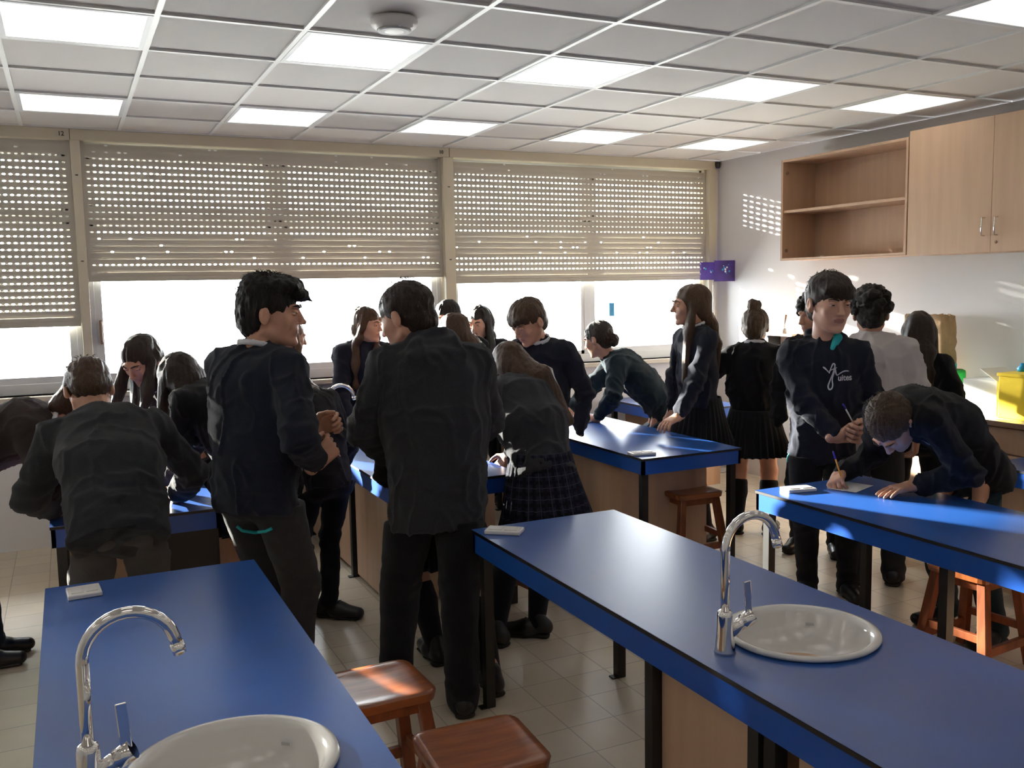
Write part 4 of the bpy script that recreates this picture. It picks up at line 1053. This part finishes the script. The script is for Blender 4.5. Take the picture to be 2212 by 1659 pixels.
def logo(D, size=.15, off=(0,0), word='uites', mt='collar_print', direction=None):
    """white script emblem laid on the chest"""
    if mt not in MT: MT[mt] = mat('white_print', (.62,.62,.66), .7)
    sh = D['shirt']; me = sh.data
    bv = BVHTree.FromPolygons([v.co.copy() for v in me.vertices], [tuple(p.vertices) for p in me.polygons])
    F, U, Lr = D['Fd'], D['d2'], -D['Lt']                 # viewed from the front, reading right = wearer's left -> -(-Lt)
    R_ = D['Lt']
    c0 = D['P2']+F*.35+R_*off[0]+U*off[1]-D['org']
    strokes = [
        ([(-.36,.34),(-.30,.30),(-.22,.22),(-.14,.12)], [.020,.030,.016,.012]),
        ([(-.15,.13),(-.10,.30),(-.03,.44),(.03,.42),(.02,.30),(-.03,.12),(-.10,-.10),(-.17,-.32),(-.14,-.44),(-.06,-.42),(-.02,-.30),(-.04,-.10),(0,.10),(.06,.26)], [.012,.016,.022,.022,.018,.018,.020,.024,.026,.024,.020,.018,.016,.012]),
        ([(.02,.40),(.05,.24),(.08,.10),(.13,.04)], [.012,.022,.022,.014]),
        ([(-.16,.20),(-.04,.26),(.10,.32)], [.010,.016,.010]),
        ([(.13,.05),(.24,.15),(.38,.20),(.50,.18)], [.014,.020,.024,.018])]
    bm = bmesh.new()
    def put(x, y):
        o_ = c0+R_*x*size+U*y*size
        hit = bv.ray_cast(Vector(o_), Vector(-F), .8)
        q = hit[0] if hit[0] is not None else Vector(o_-F*.22)
        return bm.verts.new(q+Vector(F)*.0022)
    for pts, wd in strokes:
        # catmull-rom densify
        Q, Wd = [], []
        for i in range(len(pts)-1):
            p0, p1, p2, p3 = [V3(*pts[max(0,min(len(pts)-1,i+k))],0) for k in (-1,0,1,2)]
            for t in np.linspace(0,1,7)[:-1]:
                Q.append(.5*((2*p1)+(-p0+p2)*t+(2*p0-5*p1+4*p2-p3)*t*t+(-p0+3*p1-3*p2+p3)*t**3)); Wd.append(wd[i]*(1-t)+wd[i+1]*t)
        Q.append(V3(*pts[-1],0)); Wd.append(wd[-1]); prev = None
        for i, q in enumerate(Q):
            t = nrm(Q[min(i+1,len(Q)-1)]-Q[max(i-1,0)]); nn = V3(-t[1],t[0],0); a = put(*(q+nn*Wd[i])[:2]); b = put(*(q-nn*Wd[i])[:2])
            if prev: bm.faces.new((prev[0],a,b,prev[1]))
            prev = (a,b)
    cu = bpy.data.curves.new('t','FONT'); cu.body = word; cu.size = .30; cu.offset = .006; t = bpy.data.objects.new('t',cu); COL.objects.link(t)
    tm = bpy.data.meshes.new_from_object(t.evaluated_get(bpy.context.evaluated_depsgraph_get())); bpy.data.objects.remove(t)
    b2 = bmesh.new(); b2.from_mesh(tm); bmesh.ops.triangulate(b2, faces=b2.faces); bmesh.ops.subdivide_edges(b2, edges=[e for e in b2.edges if e.calc_length() > .05], cuts=2); 
    mp = {v: put(v.co.x*.85+.14, v.co.y*1.0-.14) for v in b2.verts}
    for f in b2.faces:
        try: bm.faces.new([mp[v] for v in f.verts])
        except ValueError: pass
    bad = [f for f in bm.faces if max(e.calc_length() for e in f.edges) > size*.20]
    bmesh.ops.delete(bm, geom=bad, context='FACES')
    b2.free(); me2 = bpy.data.meshes.new('printed_emblem'); bm.to_mesh(me2); bm.free()
    o = link('printed_emblem', me2, mt, sh); o.modifiers.new('t','SOLIDIFY').thickness = .0012; o['label'] = 'white script emblem printed on the chest'
    return o
def surf_strip(D, obj, pts, r, mt, name, label):
    """a cord or tape laid on the nearest surface of a garment; pts in world"""
    me = obj.data; bv = BVHTree.FromPolygons([v.co.copy() for v in me.vertices], [tuple(p.vertices) for p in me.polygons])
    Q = []
    for a, b in zip(pts, pts[1:]):
        for t in np.linspace(0,1,6)[:-1]: Q.append(V3(a)*(1-t)+V3(b)*t)
    Q.append(V3(pts[-1])); R = []
    for q in Q:
        n_ = bv.find_nearest(Vector(q-D['org'])); R.append(n_[0]+n_[1]*r*.3)
    o = MB().tube(R, r, 8).obj(name, mt, obj); o['label'] = label; return o
def child(D, nm):
    return [c for c in D['root'].children if c.name.split('.')[0] == nm][0]
def pen(a, b, col, tipcol, label, group=None):
    a, b = Vector(a), Vector(b); r = empty('pen', a, label, 'pen', group); d = b-a
    MB().tube([(0,0,0), d*.75], .0040, 8).obj('barrel', col, r); MB().tube([d*.74, d*.97, d], [.0046,.0046,.002], 8).obj('cap', tipcol, r)
    MB().tube([(0,0,0), -d*.08], [.0038,.001], 8).obj('tip', 'white_plastic', r)
    return r

def ray_strip(D, obj, px, r, mt, name, label):
    """tape lying on a garment"""
    me = obj.data; bv = BVHTree.FromPolygons([v.co.copy() for v in me.vertices], [tuple(p.vertices) for p in me.polygons]); R = []; o = CAMP-Vector(D['org'])
    for a, b in zip(px, px[1:]):
        for t in np.linspace(0,1,5)[:-1]:
            x, y = a[0]*(1-t)+b[0]*t, a[1]*(1-t)+b[1]*t; h_ = bv.ray_cast(o, (_f+_r*(x-1106)/FPX+_u*(829.5-y)/FPX).normalized())
            if h_[0] is not None: R.append(h_[0]+h_[1]*r*.3)
    if len(R) > 2: o = MB().tube(R, r, 8).obj(name, mt, obj); o['label'] = label

# ------------------------------------------------------------------ the students
r_px = V3(.90,-.43,0); f_px = V3(.43,.90,0)
# boy in the left foreground, profile to the right
D = person('boy_left', 'person in profile to the right with quiffed black hair and grey joggers with teal trim', 1.79, (.87,.42), 34, lean=(3,6), head_dir=dirdeg(-20), head_pitch=-4, hands={1:(1.12,.44,1.15),-1:(1.09,.28,1.03)}, elbows={1:(-.1,.8,-.8),-1:(-.2,-.9,-.7)},
    feet={-1:(.96,.30),1:(.90,.56)}, toes={-1:(1,-.25,0),1:(1,.15,0)}, skin='light', hair='black', hstyle='quiff', top='navy', bottom='dgrey', res=.010, face_detail=1, hcurl=1.0, hand_pn={1:(.1,-1,-.2),-1:(.1,1,.2)}, hand_dir={1:(.8,-.3,.3),-1:(.7,.2,.55)}, loose=1.22, seed=2, hem=.018, hoffs=(.035,0,0))
locks(D, 260, 4, .040, region=lambda q: q[2] > .03 or q[1] < -.06, droop=.1)
locks(D, 40, 5, .050, region=lambda q: q[1] > .055 and q[2] > .06, droop=.5)
tr = child(D,'trousers')
ray_strip(D, tr, [(512,1136),(524,1146),(550,1150),(575,1147),(592,1139)], .007, 'teal', 'pocket_trim', 'teal pocket trim')
# boy in hooded sweatshirt from behind
D = person('boy_hood', 'person seen from behind in a dark hooded sweatshirt and black trousers, short dark hair', 1.79, (1.585,.17), 78, lean=(4,14), head_dir=dirdeg(128), head_pitch=-22, hands={1:(1.50,.46,.98),-1:(1.74,.44,.98)}, elbows={1:(-1,-.25,-.25),-1:(1,-.25,-.3)},
    feet={1:(1.36,.14),-1:(1.57,-.10)}, toes={1:(-.3,1,0),-1:(.2,1,0)}, skin='light', hair='dark', hstyle='short', top='charcoal', style='hood', bottom='black', res=.010, hcurl=.9, loose=1.26, seed=3, collar=False, hem=-.045, shoulder=1.02, hoffs=(-.05,0,-.01))
locks(D, 160, 6, .016, droop=.1, rad=.0016)
# boy leaning over the left bench, back view
D = person('boy_bent', 'person bent over the left bench, back view, charcoal sweatshirt and grey trousers', 1.74, (.33,.50), 92, lean=(42,76), head_dir=dirdeg(95), head_pitch=-55, hands={1:(.10,1.12,.78),-1:(.62,1.14,.78)}, elbows={1:(-1,-.6,-1),-1:(1,-.4,-.7)},
    feet={1:(.24,.52),-1:(.45,.52)}, skin='light', hair='brown', hstyle='short', top='charcoal', bottom='grey', res=.012, loose=1.15, seed=4, hem=-.01, shoulder=1.08, hoffs=(-.04,-.03,.075), pelz=.50)
locks(D, 90, 7, .020, droop=.1)
# person at the far left, mostly out of frame
D = person('left_edge', 'person bent low at the left edge of the picture, dark knit back, black lace-up shoes', 1.72, (-.40,1.42), -3, lean=(55,88), head_dir=dirdeg(0), head_pitch=-50, hands={1:(.22,1.55,.78),-1:(.18,1.22,.78)}, elbows={1:(0,1,.0),-1:(0,-1,-.5)},
    feet={-1:(-.27,1.36),1:(-.24,1.52)}, toes={-1:(1,-.05,0),1:(1,.05,0)}, hair='brown', hstyle='short', top='brown', bottom='teal', seed=5, loose=1.2, hem=-.02, res=.014, pelz=.54)
# girl facing the camera behind the left bench
D = person('girl_face', 'girl with long dark hair bent over the left bench, face towards the picture, maroon-brown top', 1.66, (.98,2.35), 205, lean=(30,62), head_dir=dirdeg(228), head_pitch=-34, hands={1:(.62,2.0,.78),-1:(.62,2.35,.78)}, skin='tan', hair='dark', hstyle='long', hstyle_arg=dict(len=.34, dir=(-.25,-.05,-1), off=(0,0,0), front=(-1,1), fwd=.0, flen=.14),
    top='brown', bottom='black', seed=6, face_detail=2, loose=1.0, hoffs=(-.03,-.06,.03))
D['root']['label'] = 'person bent over the left bench facing the camera, long dark hair, dark brown top'
D = person('girl_hair', 'x', 1.62, (.98,1.22), 140, lean=(26,50), head_dir=dirdeg(125), head_pitch=-40, hands={1:(.60,1.45,.78),-1:(.66,1.75,.78)}, hair='dark', hstyle='long', hstyle_arg=dict(len=.36, dir=(.02,-.15,-1), off=(.0,-.02,.0), front=(1,), flen=.2, fwd=.02, w=1.5, w2=1.9), top='black', bottom='plaid', skirt=True, sock=1, seed=7, hoffs=(-.0,-.04,-.05))
D['root']['label'] = 'person with long brown hair hanging down, back view, between two students at the left bench'
# girl hidden behind the tall boy, hair at both sides
D = person('girl_behind', 'x', 1.58, (1.38,2.65), 10, lean=(6,16), head_dir=dirdeg(5), head_pitch=-15, hair='light', hstyle='wavy', hstyle_arg=dict(len=.34, front=(-1,1), flen=.2, back=1), top='black', bottom='black', seed=8, skin='light', shoulder=1.0)
D['root']['label'] = 'person in black hidden behind the boy in profile, light brown hair beside his neck'
# person in tights between, leaning over centre bench
D = person('girl_loafer', 'x', 1.50, (1.39,1.30), 108, lean=(20,50), head_dir=dirdeg(118), head_pitch=-35, feet={-1:(1.37,1.27),1:(1.24,1.36)}, toes={-1:(.75,-.65,0),1:(1,0,0)}, hair='brown', hstyle='wavy', hstyle_arg=dict(len=.36, dir=(.25,-.1,-1), off=(.0,-.03,0), front=(-1,), w2=1.3), top='black', bottom='black', seed=9, loose=.84, hoffs=(.0,-.0,.0))
D['root']['label'] = 'person in black with loafers beside the profile boy, wavy brown hair'
# girl behind the centre bench, profile right
D = person('girl_wavy', 'x', 1.62, (2.18,3.24), 262, lean=(8,18), side=0, head_dir=dirdeg(-48), head_pitch=-6, hands={-1:(1.97,3.00,.775),1:(2.42,2.98,.775)}, elbows={-1:(-.8,.4,-.1),1:(.8,.4,0)}, hair='brown', hstyle='wavy', hstyle_arg=dict(len=.40, front=(-1,1), flen=.24, back=1, w=1.2), top='navy', bottom='black', seed=10, skin='pale', face_detail=1, hcurl=.2, hand_pn={-1:(0,0,-1),1:(0,0,-1),2:(1,0,0)}, hand_dir={-1:(.1,-1,-.1),1:(-.1,-1,-.1)})
logo(D, .13, off=(.05,-.03), word='uites')
D['root']['label'] = 'person with long wavy brown hair leaning on the centre bench, looking right'
# two heads behind the hooded boy
D = person('head_black', 'x', 1.65, (2.86,2.98), 225, lean=(4,10), head_dir=dirdeg(235), head_pitch=-10, hair='black', hstyle='short', top='black', bottom='black', seed=11, hoffs=(-.06,-.02,0))
D['root']['label'] = 'person with short black hair, only the top of the head showing behind the hooded boy'
D = person('head_brown', 'x', 1.57, (2.68,2.38), 150, lean=(4,12), head_dir=dirdeg(135), head_pitch=-15, hair='brown', hstyle='long', hstyle_arg=dict(len=.32,back=1), top='black', bottom='black', seed=12)
D['root']['label'] = 'person with brown hair just right of the hooded boy, below the black-haired head'
D = person('girl_black', 'x', 1.60, (3.16,3.22), 238, lean=(4,12), head_dir=dirdeg(222), head_pitch=-14, hair='black', hstyle='long', hstyle_arg=dict(len=.40, front=(-1,1), flen=.12, back=1, w=1.6), top='black', bottom='black', seed=13, skin='pale', face_detail=2, collar=False, shoulder=.95)
D['root']['label'] = 'person in a black top with long black hair, face visible, by the window'
# boy between centre benches
D = person('boy_middle', 'x', 1.68, (2.86,1.66), 232, lean=(4,10), head_dir=dirdeg(196), head_pitch=-30, hands={1:None,-1:(2.62,1.60,.93)}, hand_on=(1,0), elbows={1:(1,-.2,-.3),-1:(-.3,1,-.6)}, hair='ash', hstyle='fringe', top='navy', bottom='black', seed=14, skin='light', face_detail=2, loose=1.03, sleeve=.95)
locks(D, 80, 8, .018, droop=.1); logo(D, .15, off=(.03,-.10), word='uites')
D['root']['label'] = 'person looking down in a navy sweatshirt with white emblem and collar, brown fringe'
# girl in plaid skirt leaning over the centre bench
D = person('girl_plaid', 'x', 1.64, (2.33,.62), 88, lean=(34,58), head_dir=dirdeg(92), head_pitch=-38, hands={1:(2.08,1.20,.78),-1:(2.42,1.22,.78)}, elbows={1:(-1,-.1,.1),-1:(1,-.2,.1)}, feet={1:(2.00,.50),-1:(2.22,.50)}, toes={1:(-.3,1,0),-1:(-.75,.5,0)}, hair='brown', hstyle='long', hstyle_arg=dict(len=.44, dir=(.42,-.45,-1), off=(.03,-.05,.03), front=(1,), flen=.2, w=1.5, w2=1.5), top='charcoal', bottom='plaid', skirt=.235, sock=1, seed=15, skin='light', hoffs=(.03,.0,-.02), collar=False, loose=1.0)
D['root']['label'] = 'person in grey sweatshirt and plaid pleated skirt, bent over a bench'
D = person('girl_leg', 'x', 1.56, (1.70,.42), 92, lean=(38,66), head_dir=dirdeg(95), head_pitch=-45, hands={1:(1.70,1.05,.78),-1:(1.95,1.05,.78)}, feet={-1:(1.76,.02),1:(1.66,.44)}, toes={-1:(.15,1,0),1:(0,1,0)}, hair='dark', hstyle='short', top='black', bottom='black', skirt=.20, sock=1, seed=16, skin='light', collar=False, loose=.9, pelz=.49)
D['root']['label'] = 'person mostly hidden behind the hooded boy, bare knee and black sock beside a bench leg'
# girl leaning over the far bench
D = person('girl_lean', 'x', 1.62, (4.16,2.25), 150, lean=(36,62), head_dir=dirdeg(120), head_pitch=-20, hands={1:(3.66,2.30,.78),-1:(3.60,2.62,.78)}, elbows={1:(-.1,-.9,.2),-1:(.2,.9,.2)}, hair='dark', hstyle='lowbun', top='teal', bottom='teal', seed=17, loose=1.05, hoffs=(-.02,-.02,.03), collar=False)
D['root']['label'] = 'person in a dark teal top leaning over the centre right bench, dark hair tied low'
# tall girl with long straight hair
D = person('girl_tall', 'x', 1.73, (4.04,1.60), 172, lean=(2,6), head_dir=dirdeg(160), head_pitch=-3, hands={1:(3.72,1.44,.80),-1:(4.0,1.85,.85)}, elbows={1:(.5,-1,-.2),-1:(.5,1,-.2)}, hair='brown', hstyle='long', hstyle_arg=dict(len=.52, front=(1,), flen=.30, back=1, w=1.5, w2=1.6), top='navy', bottom='black', seed=18, skin='light', face_detail=1, skirt=.20, sock=1, hcurl=.35, hand_pn={1:(0,0,-1),-1:(0,0,-1),2:(0,1,0)}, hand_dir={1:(-1,-.2,-.25)}, sleeve=.95)
D['root']['label'] = 'person with very long straight brown hair, profile to the left, hand on a bench'
# girl with a bun
D = person('girl_bun', 'x', 1.56, (4.42,1.48), 48, lean=(0,4), head_dir=dirdeg(42), head_pitch=-4, hands={-1:(4.62,1.60,1.00),1:(4.30,1.85,.95)}, elbows={-1:(.6,-.9,-.5),1:(-.8,.2,-.5)}, hair='ash', hstyle='bun', hstyle_arg=(.004,-.05,.138), top='black', bottom='black', skirt=.20, sock=1, seed=19, skin='light', loose=1.0)
D['root']['label'] = 'person with a top bun, back view, black jumper over a white collar'
pp = tag(box('paper_sheet', -.001,.001,-.07,.07,-.10,.10,'paper'), 'white sheet of paper held by the person with the bun', 'paper'); pp.location = (4.66,1.50,1.0); pp.rotation_euler = (0,math.radians(-8),math.radians(-55))
# boy with emblem looking at the camera
D = person('boy_pen', 'x', 1.69, (3.92,.32), 232, lean=(0,3), head_dir=dirdeg(253), head_pitch=-7, hands={1:(3.95,.08,.96),-1:(3.80,.10,.93)}, elbows={1:(1,.3,-.5),-1:(-.8,1,-.35)}, hair='dark', hstyle='fringe', hstyle_arg=-1, top='navy', style='hood', bottom='black', seed=20, skin='pale', face_detail=1, res=.010, loose=1.06, hcurl=.9, hand_pn={1:(-.5,.3,.2),-1:(.4,.4,.5)}, hand_dir={-1:(.85,-.35,.05),1:(-.55,-.5,-.1)}, collar=False, hsc=1.16, hoffs=(.0,-.01,.062), feet={1:(4.02,.22),-1:(3.86,.36)})
locks(D, 140, 9, .020, droop=.15); logo(D, .155, off=(.035,-.05), word='uites')
D['root']['label'] = 'person with dark fringe facing the camera in emblem hoodie, holding a pen'
hk = D['J'][-1][2]
N = D['N']; Fd = D['Fd']; Lt = D['Lt']
lv_ = Vox(N-.2, N+.2, .005); lv_.cap(N+Fd*.055+Lt*.062+UP*.028, N+Fd*.085+Lt*.030-UP*.035, .022, .012, k=.01, w=UP, sc=1.3)
sobj('hood_lining', [lv_], 'teal', D['root'], D['org'], label='turquoise lining of the hood')
tr = child(D,'trousers'); surf_strip(D, tr, [(3.78,.42,.80),(3.77,.44,.74)], .006, 'teal', 'pocket_trim', 'teal pocket trim')
pen((3.86,.04,1.00),(3.80,.06,1.11),'white_plastic','pen_blue','blue-capped white pen in the hands of the boy facing the camera')
# boy in white
D = person('boy_white', 'x', 1.68, (4.42,.46), 48, lean=(4,10), head_dir=dirdeg(46), head_pitch=-10, hair='black', hstyle='curly', top='white', bottom='dgrey', seed=21, skin='tan', collar=False, loose=1.12, shoulder=1.05, feet={1:(4.24,.36),-1:(4.40,.24)})
D['root']['label'] = 'person in a white sweatshirt with curly black hair, back view'
D = person('girl_right', 'x', 1.54, (4.88,.52), 42, lean=(2,4), head_dir=dirdeg(40), head_pitch=-10, hair='dark', hstyle='long', hstyle_arg=dict(len=.60, front=(-1,), flen=.2, back=1, w=1.5, w2=1.7), top='black', bottom='black', seed=22, shoulder=.9, loose=.88)
D['root']['label'] = 'person with long dark brown hair down the back, right of the white sweatshirt'
D = person('face_between', 'x', 1.66, (4.50,.95), 215, lean=(0,3), head_dir=dirdeg(175), head_pitch=-10, hair='black', hstyle='curly', top='black', bottom='black', seed=23, skin='tan', hand_on=(0,0))
D['root']['label'] = 'person with dark curls mostly hidden behind the boy facing the camera'
# writing boy
D = person('boy_write', 'x', 1.72, (4.07,-.48), 172, lean=(40,104), head_dir=dirdeg(190), head_pitch=-70, hands={1:(3.72,-.46,.78),-1:(3.60,-.12,.785)}, elbows={1:(.8,-1,-.35),-1:(.3,.5,-1)}, feet={1:(4.12,-.62),-1:(4.14,-.34)}, hair='ash', hstyle='short', top='black', bottom='jeans', seed=24, skin='light', face_detail=2, res=.010, loose=1.06, hcurl={1:.18,-1:.85}, hand_pn={1:(0,0,-1),-1:(.2,-.3,-.6),2:(.0,1,.2)}, hand_dir={1:(-1,.10,-.05),-1:(-.75,-.55,-.15)}, hoffs=(.11,-.02,-.03), pelz=.52, hem=-.03)
locks(D, 110, 10, .018, droop=.1); logo(D, .13, off=(.06,.02), word='uites')
D['root']['label'] = 'person bent over the right bench writing, brown hair, white collar'
pen((3.545,-.20,.775),(3.52,-.16,.92),'pencil_yellow','pen_blue','yellow pen with blue cap in the writing hand')
pp = tag(box('paper_sheet', -.10,.10,-.07,.07,0,.001,'paper'), 'sheet of paper under the writing hands on the blue bench', 'paper'); pp.location = (3.60,-.20,BZ+.001); pp.rotation_euler = (0,0,math.radians(20))
